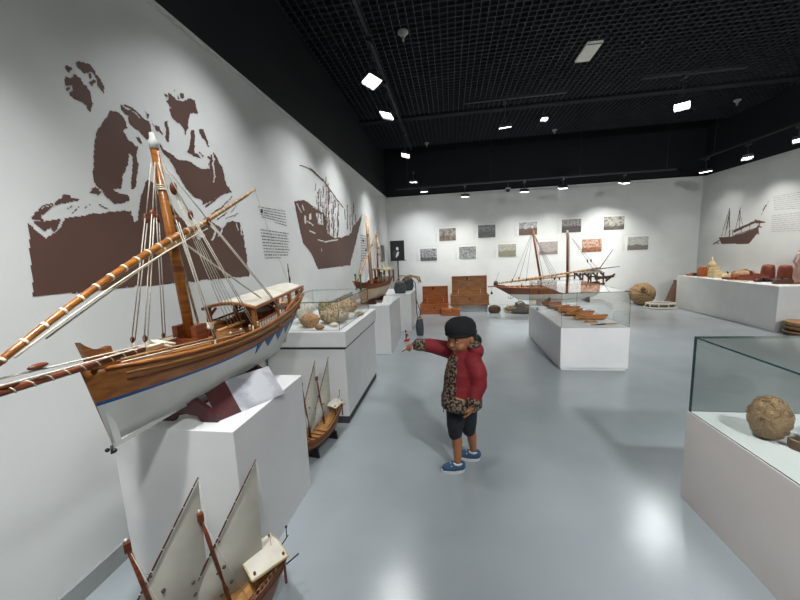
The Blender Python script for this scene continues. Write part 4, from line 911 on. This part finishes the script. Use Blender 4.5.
coral('coral', 'small white shell-like coral between brown sponge and bristly coral', -1.12, 3.03, (.045, .03, .02), CORALW, 23, .2, 4)
coral('coral', 'greyish coral plate lying toward the far right of the coral case', -1.03, 3.62, (.05, .09, .018), CORALG, 26, .2, 4)
# ------------------------------------------------------------------ poster on a stand
t = thing('poster_stand', 'black poster with a pale figure on a pole stand in the back left corner', 'poster stand', (-1.45, 9.3, 0))
MB().box((-.195, -.012, 1.36), (.195, .012, 1.90)).build('board', BLACK, t)
f = MB().prism([(-.02, 1.64), (.03, 1.64), (.04, 1.69), (.02, 1.73), (-.02, 1.72), (-.03, 1.68)], -.0145, -.012, 'y').prism([(-.03, 1.44), (.03, 1.50), (.05, 1.58), (.02, 1.61), (-.02, 1.56), (-.05, 1.47)], -.0145, -.012, 'y'); f.build('printed_figure', PAPERW, t)
MB().prism([(-.12, 1.42), (.0, 1.40), (.02, 1.5), (-.03, 1.62), (-.10, 1.66), (-.14, 1.56)], -.0135, -.012, 'y').build('printed_shade', mat('poster_grey', '3a3d42', '2b2e33'), t)
MB().tube([(0, .02, .03), (0, .02, 1.4)], .018, 10).build('pole', BLACK, t)
MB().box((-.2, -.03, 1.345), (.24, .03, 1.362)).build('ledge', BLACK, t)
MB().lathe([(.18, 0), (.18, .015), (.03, .03)], (0, .02, 0), 20).build('base', BLACK, t)
# ------------------------------------------------------------------ stones with ropes on the far pedestal
def stone(name, label, loc, r, hgt, seed, m=STONE, group=None, collar=True):
    t = thing(name, label, 'stone weight', loc, 0, group)
    def rad(z): return r*(1.0-.25*abs(z*2-.8)**2) if z < .75 else r*(1.0-.25*.49)*(1-((z-.75)/.25)**2*.75)
    rings = []
    for i in range(13):
        z = i/12; q = rad(z)
        rings.append([((q*(1+.07*noise.noise(Vector((math.cos(a)*2, math.sin(a)*2, z*4+seed)))))*math.cos(a), q*.8*math.sin(a), z*hgt) for a in [2*PI*k/16 for k in range(16)]])
    MB().loft(rings).build('stone', m, t)
    if collar:
        MB().tube([(r*.62*math.cos(a), r*.5*math.sin(a), hgt*.9) for a in [2*PI*k/14 for k in range(14)]], .012, 6, closed=True).build('rope_collar', ROPED, t)
    return t
s1 = stone('stone_weight', 'left dark grey stone weight on the far pedestal, roped at the top', (-1.03, 6.74, .747), .125, .25, 1)
s2 = stone('stone_weight', 'right dark grey stone weight on the far pedestal, behind its neighbour', (-.94, 7.25, .747), .135, .29, 4)
s3 = stone('stone_weight', 'tall dark grey stone weight standing on the floor by the far pedestal', (-.60, 6.20, 0), .075, .36, 8)
t = thing('palm_rope', 'bundle of tan palm rope strands spilling over the stone weights', 'rope', (-.92, 7.0, .92))
rn = random.Random(3)
for k in range(7):
    a = rn.uniform(-.25, .05); MB().tube([(a, rn.uniform(-.2, .2), .05), (a+.1, rn.uniform(-.2, .1), .17), (.18+rn.uniform(0, .1), rn.uniform(-.2, .1), .13), (.26+rn.uniform(0, .05), rn.uniform(-.2, .1), .02)], .011, 6).build('strand', ROPED if k % 2 else CORALG, t)
MB().tube([(.10, 0, .1), (.18, 0, .0), (.19, -.02, -.17), (.185, 0, -.4), (.20, -.1, -.62), (.26, -.25, -.80), (.30, -.35, -.55), (.20, -.2, -.3)], .009, 6).build('hanging_cord', IRON, t)
# small sailor-like marker standing by the pedestal
t = thing('toy_boat', 'tiny red and brown wooden boat ornament low beside the third pedestal', 'ornament', (-.80, 5.75, 0), .3); t.scale = (.6, .6, .9)
MB().prism([(-.09, .0), (.06, .0), (.12, .05), (-.05, .04)], -.02, .02, 'y').build('body', REDM, t)
MB().box((-.03, -.012, .04), (.0, .012, .20)).ball((-.015, 0, .215), .022, 10, 8).build('mast_post', WOODD, t); MB().prism([(.0, .06), (.07, .12), (.0, .19)], -.004, .004, 'y').build('flag', REDM, t); MB().box((-.05, -.015, .16), (.03, .015, .175)).build('crosspiece', PAPERW, t)
# ------------------------------------------------------------------ chests
def chest(label, x0, x1, y0, d, z0, hb, hl, m, group=None, legs=0, lidset=.04):
    w_ = x1-x0; t = thing('wooden_chest', label, 'chest', (x0, y0, 0), 0, group); th = .02
    b = MB().box((0, 0, z0), (w_, th, hb)).box((0, d-th, z0), (w_, d, hb)).box((0, th, z0), (th, d-th, hb)).box((w_-th, th, z0), (w_, d-th, hb)).box((th, th, z0), (w_-th, d-th, z0+.02)); b.build('body', m, t)
    tr = MB().box((-.012, -.012, z0), (w_+.012, .0, z0+.05)).box((-.012, -.012, hb-.03), (w_+.012, 0, hb)); tr.build('front_moulding', m, t)
    l = MB().box((lidset, d, hb), (w_-lidset*.3, d+.03, hb+hl)).box((lidset, d-.05, hb+.005), (lidset+.02, d, hb+hl)).box((w_-lidset*.3-.02, d-.05, hb+.005), (w_-lidset*.3, d, hb+hl)).box((lidset, d-.05, hb+hl-.02), (w_-lidset*.3, d, hb+hl)); lid = l.build('lid', m, t)
    for f_ in (.22, .82): MB().bar((w_*f_, d-.05, hb-.02), (w_*f_, d-.012, hb+.10), .009, .006).build('lid_stay', mat('dull_brass', 'c4ae84', 'a89269', rough=.6), t)
    MB().box((w_*.5-.05, d-.006, hb+hl-.10), (w_*.5-.02, d-.0, hb+hl-.02)).build('hasp', IRON, lid); MB().lathe([(.02, 0), (.02, .004)], (0, 0, 0), 12).build('lock_plate', IRON, t, (w_*.5, -.014, hb-.1), (PI/2, 0, 0))
    if legs:
        for px in (.03, w_-.07):
            for py in (.03, d-.07): MB().box((px, py, 0), (px+.04, py+.04, z0)).build('foot', m, t)
    return t
WOODC = mat('orange_chest_wood', 'a8602f', '8c4a20', rough=.35, scale=5, stretch=(1, 1, 6))
WOODM = mat('brown_chest_wood', '99683a', '7d5029', rough=.4, scale=5, stretch=(1, 1, 6))
chest('smaller reddish open chest with upright lid, left of the pair by the back wall', -.78, -.07, 8.35, .40, 0.0, .26, .41, WOODC)
chest('larger brown open chest raised on a grey stand by the back wall', -.02, .93, 8.55, .42, .17, .44, .45, WOODM)
t = thing('chest_stand', 'low grey metal stand under the larger brown chest', 'stand', (-.0, 8.58, 0))
for a, b_ in (((0.02, 0.02), (.06, .06)), ((.86, .02), (.90, .06)), ((.02, .34), (.06, .38)), ((.86, .34), (.90, .38))): MB().box((a[0], a[1], 0), (b_[0], b_[1], .14)).build('leg', BASEB, t)
MB().box((0, 0, .14), (.92, .40, .168)).build('top', BASEB, t); MB().box((.06, .03, .02), (.86, .045, .14)).build('front_panel', BASEB, t)
t = thing('small_wooden_box', 'small closed wooden box on the floor in front of the reddish chest', 'box', (-.24, 8.09, 0))
MB().box((0, 0, 0), (.44, .22, .13)).build('body', WOODC, t, bevel=.004); MB().box((-.01, -.01, .132), (.45, .23, .165)).build('lid', WOODC, t, bevel=.004); MB().box((.2, -.014, .10), (.24, -.01, .14)).build('hasp', BRASS, t)
t = thing('round_basket', 'low round brown covered basket right of the larger chest', 'basket', (1.05, 8.45, 0)); t.scale = (.72, .72, .85)
MB().lathe([(.15, 0), (.20, .05), (.21, .11), (.19, .15)], n=24).build('bowl', BASKETD, t); MB().lathe([(.20, .15), (.15, .19), (.05, .215), (.02, .23)], n=24).build('cover', BASKETD, t)
t = thing('rope_heap', 'heap of grey rope and netting on the floor left of the two-masted dhow', 'rope', (1.66, 8.45, 0)); t.scale = (1, 1, 1.2)
rn = random.Random(12)
for k in range(18):
    pts = []; a0 = rn.uniform(0, 6); r0 = rn.uniform(.10, .36); z0_ = max(.03, .21*(1-r0/.36)+rn.uniform(-.02, .04))
    for i in range(12): a = a0+i*.42; pts.append((r0*math.cos(a)*1.1, r0*math.sin(a)*.55, max(.018, z0_+.045*math.sin(a*2+k))))
    MB().tube(pts, .013, 6).build('coil', ROPEG if k % 3 else ROPED, t)
MB().lathe([(.30, 0), (.26, .06), (.12, .15), (.02, .19)], n=20).build('netting', mat('grey_net', '4a453c', '2f2b25', rough=.95, scale=50, bump=.8), t)
# ------------------------------------------------------------------ round fish trap, rope ring and cone by the right
t = thing('woven_trap', 'huge round woven palm ball with a dark opening, by the back wall', 'basket', (4.76, 9.22, 0))
b = lump((0, 0, .275), (.29, .27, .275), 3, .05, 2, n=40, m=26); b.build('woven_ball', BASKET, t)
MB().tube([(-.07+.07*math.cos(a), -.225+.035*math.sin(a), .40+.055*math.sin(a)) for a in [2*PI*k/18 for k in range(18)]], .014, 8, closed=True).build('mouth_rim', BASKETD, t)
MB().ball((-.07, -.215, .40), (.062, .03, .05), 14, 8).build('mouth', BASKETD, t)
for k in range(5): MB().tube([(.286*math.cos(a)*math.cos(.5*k-1), .266*math.sin(a)*1.0, .275+.27*math.cos(a)*math.sin(.5*k-1)) for a in [2*PI*q/28 for q in range(28)]], .007, 5, closed=True).build('binding_cord', BASKETD, t)
t = thing('net_frame', 'low oval white-rimmed frame with netting on the floor before the woven ball', 'net', (4.88, 8.66, 0), -.12); t.scale = (.86, .9, 1)
for z, r_ in ((.025, 1.0), (.12, .9)): MB().tube([(.38*r_*math.cos(a), .20*r_*math.sin(a), z) for a in [2*PI*k/28 for k in range(28)]], .018, 6, closed=True).build('rim', ROPE, t)
for k in range(10):
    a = 2*PI*k/10; MB().tube([(.38*math.cos(a), .2*math.sin(a), .03), (.34*math.cos(a), .18*math.sin(a), .12)], .012, 6).build('stave', ROPE, t)
lump((0, 0, .06), (.33, .16, .055), 6, .25, 5).build('netting', ROPEG, t)
t = thing('cone_trap', 'brown cone of netting standing against the end of the right platform', 'net', (5.42, 9.10, 0))
MB().lathe([(.20, 0), (.19, .04), (.13, .25), (.06, .48), (.03, .56), (.04, .60), (.015, .62)], n=18).build('cone', mat('brown_netting', '7a604e', '594437', rough=.95, scale=70, bump=.6), t)
lump((-.13, -.03, .07), (.10, .09, .075), 9, .3, 4).build('net_bundle', ROPEG, t)
# ------------------------------------------------------------------ things on the right platform (top z .75)
Z = .752
def pot(label, x, y, s=1):
    t = thing('red_pot', label, 'pot', (x, y, Z), 0, 'dark red upturned pots on the right platform'); t.scale = (.80, .80, 1.12)
    MB().lathe([(.155*s, 0), (.16*s, .03*s), (.152*s, .15*s), (.14*s, .25*s), (.115*s, .30*s), (.04*s, .315*s)], n=24).build('body', TERRA, t)
    MB().tube([(.158*s*math.cos(a), .158*s*math.sin(a), .03*s) for a in [2*PI*k/24 for k in range(24)]], .010*s, 6, closed=True).tube([(.146*s*math.cos(a), .146*s*math.sin(a), .14*s) for a in [2*PI*k/24 for k in range(24)]], .006*s, 6, closed=True).build('band', WOODR, t)
pot('left dark red upturned pot on the right platform', 5.98, 7.38, .82); pot('right dark red upturned pot on the right platform, beside the pinkish jar', 6.01, 7.08, .82)
t = thing('clay_jar', 'pinkish clay jar at the right photo edge on the right platform', 'jar', (5.96, 6.66, Z)); t.scale = (1.15, 1.15, 1.15); MB().lathe([(.11, 0), (.13, .10), (.12, .26), (.085, .36), (.08, .46), (.10, .48)], n=20).build('body', PINK, t); MB().tube([(-.12, 0, .25), (-.17, 0, .32), (-.14, 0, .42), (-.085, 0, .44)], .013, 8).build('handle', PINK, t)
t = thing('wooden_bucket', 'upright round-topped brown wooden box at the left end of the right platform', 'box', (5.52, 8.38, Z)); t.scale = (.55, .8, 1.0); MB().prism([(-.11, 0), (.11, 0), (.11, .15), (.07, .21), (-.07, .21), (-.11, .15)], -.08, .08, 'y').build('body', WOODO, t); MB().box((.112, -.085, 0), (.125, .085, .17)).build('lighter_side', WOODL, t)
t = thing('carved_tower', 'cream carved wooden tower with a pointed top on the right platform', 'ornament', (5.80, 8.52, Z)); MB().box((-.13, -.1, 0), (.13, .1, .12)).box((-.10, -.08, .12), (.10, .08, .20)).build('base', CREAM, t); MB().lathe([(.08, .20), (.085, .24), (.05, .30), (.015, .34), (.012, .42)], n=16).build('spire', CREAM, t)
t = thing('cream_block', 'cream wooden block beside the carved tower on the right platform', 'block', (5.63, 8.08, Z), .2); MB().box((-.16, -.07, 0), (.14, .07, .09)).build('block', CREAM, t, bevel=.006); MB().box((-.13, -.05, .09), (.02, .05, .14)).build('upper_block', CREAM, t, bevel=.004)
def tool(name, label, cat, x, y, rz, L, r, m, m2, kind='stick', z=Z):
    t = thing(name, label, cat, (x, y, z), rz)
    if kind == 'stick':
        MB().tube([(-L/2, 0, r), (0, .01, r*1.1), (L/2, 0, r)], [r*.7, r, r*.8], 8).build('handle', m, t); MB().box((L/2-.02, -r*1.6, .0), (L/2+.05, r*1.6, r*2.2)).build('head', m2, t)
    elif kind == 'plane':
        MB().prism([(-L/2, 0), (L/2, 0), (L/2, r*1.6), (L*.2, r*2.2), (-L*.4, r*1.8), (-L/2, r)], -r, r, 'y').build('body', m, t); MB().tube([(0, 0, r*1.9), (-.03, 0, r*3)], r*.35, 6).build('blade', m2, t)
    else:
        lump((0, 0, r*.8), (L/2, r*1.6, r), L*9, .2, 3).build('body', m, t); MB().tube([(-L*.4, 0, r*1.4), (L*.1, r*.5, r*2.0), (L*.45, 0, r)], r*.18, 6).build('seam', m2, t)
    return t
tool('wooden_mallet', 'small brown mallet at the far left end of the right platform', 'tool', 5.42, 8.60, .2, .16, .028, WOOD, WOODD)
tool('hand_plane', 'dark hand plane on the right platform, right of the cream block', 'tool', 5.66, 7.86, .3, .22, .045, CREAM, WOODD, 'plane')
tool('leather_bag', 'long beige leather bundle in the middle of the right platform', 'bundle', 5.86, 7.76, -.6, .38, .085, mat('beige_leather', 'a5805c', '87633f', rough=.7), LEATHER, 'bag')
tool('hand_plane', 'large reddish wooden plane left of the dark red pots', 'tool', 5.66, 7.30, -.35, .42, .06, TERRA, WOODD, 'plane')
tool('chisel', 'dark red chisel lying at the platform front edge below the beige bundle', 'tool', 5.42, 7.52, -.5, .18, .028, WOODR, REDM)
tool('wooden_rule', 'pale flat strip along the front edge of the right platform', 'tool', 5.38, 7.28, -1.2, .28, .01, CREAM, CREAM)
tool('adze', 'dark adze lying in front of the dark red pots', 'tool', 5.52, 6.98, .3, .18, .032, WOODD, IRON)
tool('wooden_mallet', 'dark mallet right of the adze on the right platform', 'tool', 5.66, 6.86, -.6, .14, .034, IRON, WOODD)
tool('hand_plane', 'dark wooden plane at the right end of the platform, under the clay jar', 'tool', 5.60, 6.62, -.3, .24, .04, WOODD, IRON, 'plane')
tool('hand_saw', 'brown tool lying by the corner at the right end of the platform', 'tool', 5.75, 6.50, .1, .22, .018, WOODR, WOODD)
# stacked woven trays on the floor before the platform
for k, (r_, dx, lb, m) in enumerate(((.22, 0, 'bottom woven tray of the stack at the right photo edge', BASKETD), (.21, .02, 'middle woven tray of the stack at the right photo edge', BASKET), (.20, -.01, 'top reddish woven tray of the stack at the right photo edge', CORALB))):
    t = thing('woven_tray', lb, 'basket', (5.45+dx, 6.02, .002+k*.075), 0, 'stacked woven trays')
    MB().lathe([(r_*.8, 0), (r_*.98, .03), (r_, .06), (r_*.95, .066), (r_*.8, .055)], n=26).build('tray', m, t); MB().tube([(r_*math.cos(a), r_*math.sin(a), .06) for a in [2*PI*q/26 for q in range(26)]], .009, 6, closed=True).build('rim', ROPED, t)
# ------------------------------------------------------------------ fibre ball and leather piece in the right front case
t = thing('fibre_ball', 'shaggy brown coir fibre ball in the right foreground case', 'fibre ball', (1.545, 1.815, .558)); t.scale = (.76, .76, 1.02)
b = lump((0, 0, .105), (.105, .10, .105), 2, .10, 4, n=48, m=32); b.build('ball', FIBRE, t)
rn = random.Random(5); fb = MB()
for k in range(90):
    a = rn.uniform(0, 2*PI); e = rn.uniform(-.9, 1.5); d0 = Vector((math.cos(a)*math.cos(e), math.sin(a)*math.cos(e), math.sin(e))); ax = Vector((rn.gauss(0, 1), rn.gauss(0, 1), rn.gauss(0, 1))).normalized()
    pts = []
    for i in range(8):
        d = Matrix.Rotation(i*.11, 3, ax) @ d0; pts.append(Vector((0, 0, .105))+Vector((d.x*.108, d.y*.104, d.z*.108))*(1+.02*math.sin(i)))
    if min(p.z for p in pts) > .003: fb.tube(pts, .0022, 4)
fb.build('wound_fibres', FIBRE, t)
t = thing('rope_bundle', 'brown coiled leather strap beside the fibre ball in the right case', 'strap', (1.685, 1.74, .558), .2); t.scale = (.9, .9, .9)
def strap(r0, z, wd, hh, a0, a1, m, name):
    rings = []
    for i in range(25):
        a = a0+(a1-a0)*i/24; c, s_ = math.cos(a), math.sin(a)*.62
        rings.append([((r0+dx)*c, (r0+dx)*s_, z+dz) for dx, dz in ((-wd, 0), (wd, 0), (wd*1.1, hh), (-wd*.9, hh))])
    MB().loft(rings, smooth=False).build(name, m, t)
strap(.12, 0, .012, .05, -3.6, 1.2, LEATHER, 'outer_strap'); strap(.07, .0, .01, .065, -2.9, 1.8, FIBRE, 'inner_strap')
for r_, z_ in ((.133, .052), (.08, .067)): MB().tube([(r_*math.cos(a), r_*math.sin(a)*.62, z_) for a in [-3.4+4.4*k/22 for k in range(23)]], .003, 6).build('stitched_edge', ROPED, t)
MB().tube([(.02, -.02, .02), (.0, .02, .06), (.04, .03, .09), (.09, 0, .07)], .018, 8).build('twisted_end', LEATHER, t)
lump((.16, .04, .06), (.10, .08, .06), 7, .2, 4).build('leather_bundle', LEATHER, t)
# ------------------------------------------------------------------ the child
def remesh(mb, voxel, smooth=2):
    me = bpy.data.meshes.new('tmp'); me.from_pydata(mb.v, [], mb.f); me.update()
    o = bpy.data.objects.new('tmp', me); COL.objects.link(o)
    r = o.modifiers.new('r', 'REMESH'); r.mode = 'VOXEL'; r.voxel_size = voxel
    s = o.modifiers.new('s', 'SMOOTH'); s.iterations = smooth; s.factor = .6
    dg = bpy.context.evaluated_depsgraph_get(); e = o.evaluated_get(dg); m2 = bpy.data.meshes.new_from_object(e)
    out = MB(); out.add([v.co.copy() for v in m2.vertices], [tuple(p.vertices) for p in m2.polygons], 0, True)
    bpy.data.objects.remove(o); bpy.data.meshes.remove(m2); bpy.data.meshes.remove(me)
    return out
def paint(mb, f):
    for i, fc in enumerate(mb.f):
        c = Vector((0, 0, 0))
        for k in fc: c += Vector(mb.v[k])
        mb.m[i] = f(c/len(fc))
    return mb
def caps(b, pts, rs, n=14):
    b.tube(pts, rs, n); 
    for p, r in zip(pts, rs): b.ball(p, r, n, 10)
def ell(b, c, r, T=None, n=20, m=14): b.ball(c, r, n, m, T=T)
CH = thing('person', 'small child in black hat and red coat, pointing left, standing on the grey floor', 'person', (.05, 2.25, 0)); CH.scale = (1.03, 1.03, 1.03)
V = Vector
HC = V((.01, 0, .945))                     # head centre
FD = V((-.68, -.73, -.20)).normalized()     # the way the face looks
SDV = V((-.73, .68, 0)).normalized()        # the child's right
UPH = FD.cross(SDV)*-1 if FD.cross(SDV).z < 0 else FD.cross(SDV)
HT = Matrix((FD, SDV, UPH)).transposed()   # head frame: x forward, y right, z up
def hp(x, y, z): return HC + HT @ V((x, y, z))
Rsh, Lsh = V((-.06, .07, .838)), V((.082, -.06, .80))
Relb, Rwr = V((-.20, .06, .870)), V((-.305, .045, .885))
Lelb, Lwr = V((.108, -.085, .65)), V((.060, -.135, .520))
body = MB()
ell(body, hp(0, 0, .01), (.098, .078, .105), HT)
ell(body, hp(.03, 0, -.045), (.062, .060, .052), HT)           # jaw and cheeks
ell(body, hp(.062, 0, -.078), (.022, .024, .018), HT)          # chin
ell(body, hp(.060, .034, -.036), (.032, .031, .030), HT); ell(body, hp(.060, -.034, -.036), (.032, .031, .030), HT)
caps(body, [hp(.088, 0, .005), hp(.103, 0, -.022)], [.007, .0115]); ell(body, hp(.098, .009, -.026), (.007, .007, .006)); ell(body, hp(.098, -.009, -.026), (.007, .007, .006))
ell(body, hp(.090, 0, -.050), (.008, .020, .007), HT)
for s_ in (1, -1): ell(body, hp(-.008, s_*.082, -.012), (.016, .007, .026), HT)
caps(body, [V((.03, 0, .80)), V((.018, 0, .90))], [.042, .038])
caps(body, [V((.02, 0, .50)), V((.015, 0, .62)), V((.015, 0, .74)), V((.02, .0, .78))], [.085, .082, .085, .07])
caps(body, [Rsh, Relb, Rwr], [.042, .033, .020]); caps(body, [Lsh, Lelb, Lwr], [.042, .034, .021])
# legs: near-side and far-side, knees slightly bent
Rh, Rk, Ra = V((-.032, .02, .48)), V((-.042, .0, .295)), V((-.030, -.02, .065))
Lh, Lk, La = V((.042, .02, .48)), V((.052, .06, .295)), V((.085, .125, .065))
for h_, k_, a_ in ((Rh, Rk, Ra), (Lh, Lk, La)):
    caps(body, [h_, k_, k_.lerp(a_, .35)+V((.008, .0, 0)), a_], [.062, .040, .036, .023])
def foot(b, a_, d, s=1, r=.024):
    d = V(d).normalized(); caps(b, [a_+V((0, 0, -.028))-d*.02, a_+V((0, 0, -.035))+d*.05, a_+V((0, 0, -.040))+d*.085], [r*1.0, r*.95, r*.75])
RD, LD = V((-1, -.15, 0)), V((-.95, .1, 0))
foot(body, Ra, RD); foot(body, La, LD)
# right hand pointing down to the left with the index finger
def hand(b, wr, d, palm_n, side, lens, curl, ipoint=True, L=.040):
    d = V(d).normalized(); n = V(palm_n).normalized(); n = (n-d*n.dot(d)).normalized(); s = d.cross(n)*side
    ell(b, wr+d*.026, (.026, .021, .011), Matrix((d, s, n)).transposed())
    for k in range(4):
        base = wr+d*.042+s*(.0145-.0097*k); c = curl[k]; p = [base-d*.012, base]; a = 0; q = base
        for j in range(3):
            a += c; q = q+(d*math.cos(a)+n*math.sin(a))*lens[k]*(.42, .32, .26)[j]; p.append(q)
        caps(b, p, [.0062, .0060, .0056, .0052, .0046], 10)
    tb = wr+d*.012+s*.016
    caps(b, [tb, tb+(s*.75+d*.6).normalized()*.018+n*.006, tb+(s*.45+d*.9).normalized()*.032+n*.014], [.0075, .0066, .0055], 10)
hand(body, Rwr+V((-.012, -.0, -.004)), (-.85, -.1, -.42), (-.4, .1, -.9), 1, [.046, .048, .044, .036], [.04, 1.15, 1.25, 1.3])
hand(body, Lwr, (-.35, -.1, -.95), (-.8, .5, .2), -1, [.040, .044, .041, .034], [.25, .35, .4, .45])
bm = remesh(body, .0042, 2); bm.build('body', SKIN, CH)
# face details
for s_ in (1, -1):
    MB().ball(hp(.0855, s_*.031, .004), (.006, .012, .0055), 14, 10, T=HT).build('eye', EYEW, CH); MB().ball(hp(.0895, s_*.031, .004), (.003, .0055, .005), 12, 8, T=HT).build('iris', BLACK, CH)
    MB().tube([hp(.088, s_*.016, .021), hp(.092, s_*.030, .025), hp(.084, s_*.046, .019)], [.002, .003, .0018], 6).build('eyebrow', HAIR, CH)
    MB().tube([hp(.089, s_*.020, .009), hp(.0905, s_*.031, .0115), hp(.083, s_*.043, .007)], .0016, 6).build('eyelashes', HAIR, CH)
MB().tube([hp(.089, .018, -.049), hp(.0965, .007, -.0475), hp(.0965, -.007, -.0475), hp(.089, -.018, -.049)], [.002, .0036, .0036, .002], 8).tube([hp(.089, .016, -.053), hp(.0955, 0, -.0555), hp(.089, -.016, -.053)], [.002, .0042, .002], 8).build('lips', LIP, CH)
hr = MB(); ell(hr, hp(-.030, 0, .0), (.082, .084, .098), HT); ell(hr, hp(-.088, -.03, -.055), (.048, .052, .048), HT); ell(hr, hp(-.05, -.045, -.03), (.045, .035, .05), HT); ell(hr, hp(-.02, .05, -.02), (.03, .03, .04), HT)
remesh(hr, .006, 2).build('hair', HAIR, CH)
ht = MB(); ell(ht, hp(-.008, 0, .068), (.118, .106, .082), HT); 
hb_ = [hp(-.005+.102*math.cos(a), .089*math.sin(a), .030+.014*math.cos(a)) for a in [2*PI*k/24 for k in range(24)]]
hat = remesh(ht, .006, 2)
hat = MB().loft([[hp(-.006+(r_)*math.cos(a), r_*.90*math.sin(a), z_+.010*math.cos(a)*(1-z_*4)) for a in [2*PI*k/28 for k in range(28)]] for r_, z_ in ((.094, .022), (.102, .028), (.109, .055), (.106, .082), (.093, .106), (.066, .124), (.033, .132), (.008, .134))])
ho = hat.build('knit_hat', HAT, CH)
MB().tube(hb_, .010, 8, closed=True).build('hat_band', HAT, ho)
# coat: body, sleeves, hood, leopard trim
co = MB(); n = 28
def ring(cx, cy, z, rx, ry, pw=1.0): return [(cx+rx*math.cos(a), cy+ry*math.sin(a), z) for a in [2*PI*k/n for k in range(n)]]
co.loft([ring(.004, -.005, .485, .130, .118), ring(.004, -.005, .54, .130, .118), ring(.01, -.005, .62, .126, .112), ring(.015, -.003, .71, .118, .106), ring(.025, 0, .78, .108, .098), ring(.025, 0, .835, .078, .075), ring(.022, 0, .862, .055, .055)])
caps(co, [Rsh+V((.01, 0, -.005)), Relb, Rwr+V((.035, 0, -.005))], [.062, .050, .040]); caps(co, [Lsh+V((-.005, 0, -.005)), Lsh.lerp(Lelb, .5)+V((.015, -.01, 0)), Lelb, Lelb.lerp(Lwr, .72)], [.064, .060, .056, .043])
rc = remesh(co, .009, 4)
# gentle cloth folds
for i, v in enumerate(rc.v):
    p = V(v); d = noise.noise(p*14)*.006+noise.noise(V((p.x*9, p.y*9, p.z*34)))*.004; c = V((.01, 0, p.z)); o_ = (p-c); o_.z = 0
    if o_.length > 1e-3: rc.v[i] = tuple(p+o_.normalized()*d)
FA = math.atan2(-.55, -.83)
def coatf(c):
    if c.z < .560 and c.x > -.16: return 1
    a = math.atan2(c.y, c.x-.01); da = abs((a-FA+PI) % (2*PI)-PI)
    if c.x > -.15 and c.z < .83 and da < .62 and (c.x < .0): return 1
    if c.x < -.232: return 1
    return 0
paint(rc, coatf)
coat = rc.build('coat', [RED, LEO], CH)
cf = MB(); cf.tube([Rwr+V((.045, .001, -.006)), Rwr+V((.010, 0, -.003))], [.043, .040], 16); cf.tube([Rwr+V((.010, 0, -.003)), Rwr+V((-.004, 0, 0))], [.040, .034], 16); cf.build('leopard_cuff', LEO, coat)
cf2 = MB().tube([Lelb.lerp(Lwr, .62), Lelb.lerp(Lwr, .86)], [.046, .042], 16); cf2.build('leopard_cuff', LEO, coat)
hm = MB(); hm.loft([ring(.004, -.005, .468, .128, .117), ring(.004, -.005, .477, .137, .124), ring(.004, -.005, .51, .137, .124), ring(.004, -.005, .552, .135, .121), ring(.004, -.005, .554, .126, .112)]); hm.build('leopard_hem', LEO, coat)
hd = MB(); ell(hd, (.098, .045, .835), (.062, .072, .060)); ell(hd, (.10, -.01, .86), (.055, .06, .05)); ell(hd, (.03, .075, .835), (.055, .04, .045)); hdr = remesh(hd, .008, 3); hdr.build('hood', RED, coat)
hl = MB(); ell(hl, (.085, -.02, .897), (.050, .046, .030)); ell(hl, (.06, .05, .885), (.045, .04, .026)); remesh(hl, .007, 3).build('hood_lining', LEO, coat)
MB().tube([(-.065, -.070, .82), (-.098, -.085, .74), (-.108, -.085, .64), (-.115, -.085, .54), (-.115, -.083, .46)], .003, 6).build('zip', WOODD, coat)
pk = MB().bar((-.035, -.123, .575), (.02, -.126, .56), .006, .010); pk.build('pocket_edge', ROPED, coat)
# shorts
st = MB()
for h_, k_ in ((Rh, Rk), (Lh, Lk)): caps(st, [h_, k_+V((0, 0, .03)), k_+V((0, 0, -.030))], [.072, .057, .048])
sr = remesh(st, .007, 3)
sr.build('shorts', NAVY, CH)
for nme, a_, d in (('shoe', Ra, RD), ('shoe', La, LD)):
    s_ = MB(); dd = V(d).normalized()
    caps(s_, [a_+V((0, 0, -.022))-dd*.022, a_+V((0, 0, -.030))+dd*.03, a_+V((0, 0, -.036))+dd*.085], [.034, .036, .026]); q = remesh(s_, .006, 2)
    q.v = [(v[0], v[1], max(v[2], .010)) for v in q.v]; so = q.build('shoe', SHOE, CH)
    pts = []
    sd = V((-dd.y, dd.x, 0))
    prof = [a_+V((0, 0, -a_.z))+dd*(.035+.082*math.cos(t_))+sd*(.037*math.sin(t_)) for t_ in [2*PI*k/20 for k in range(20)]]
    MB().prism([(p.x, p.y) for p in prof], .0, .018, 'z').build('sole', SOLE, so)
    MB().tube([a_+V((0, 0, -.002))+V((.030*math.cos(t_), .030*math.sin(t_), 0)) for t_ in [2*PI*k/14 for k in range(14)]], .007, 8, closed=True).build('collar', SOLE, so)
    MB().tube([a_+dd*.045+sd*.028+V((0, 0, -.015)), a_+dd*.05+V((0, 0, .0)), a_+dd*.045-sd*.028+V((0, 0, -.015))], .004, 6).build('strap', SOLE, so)
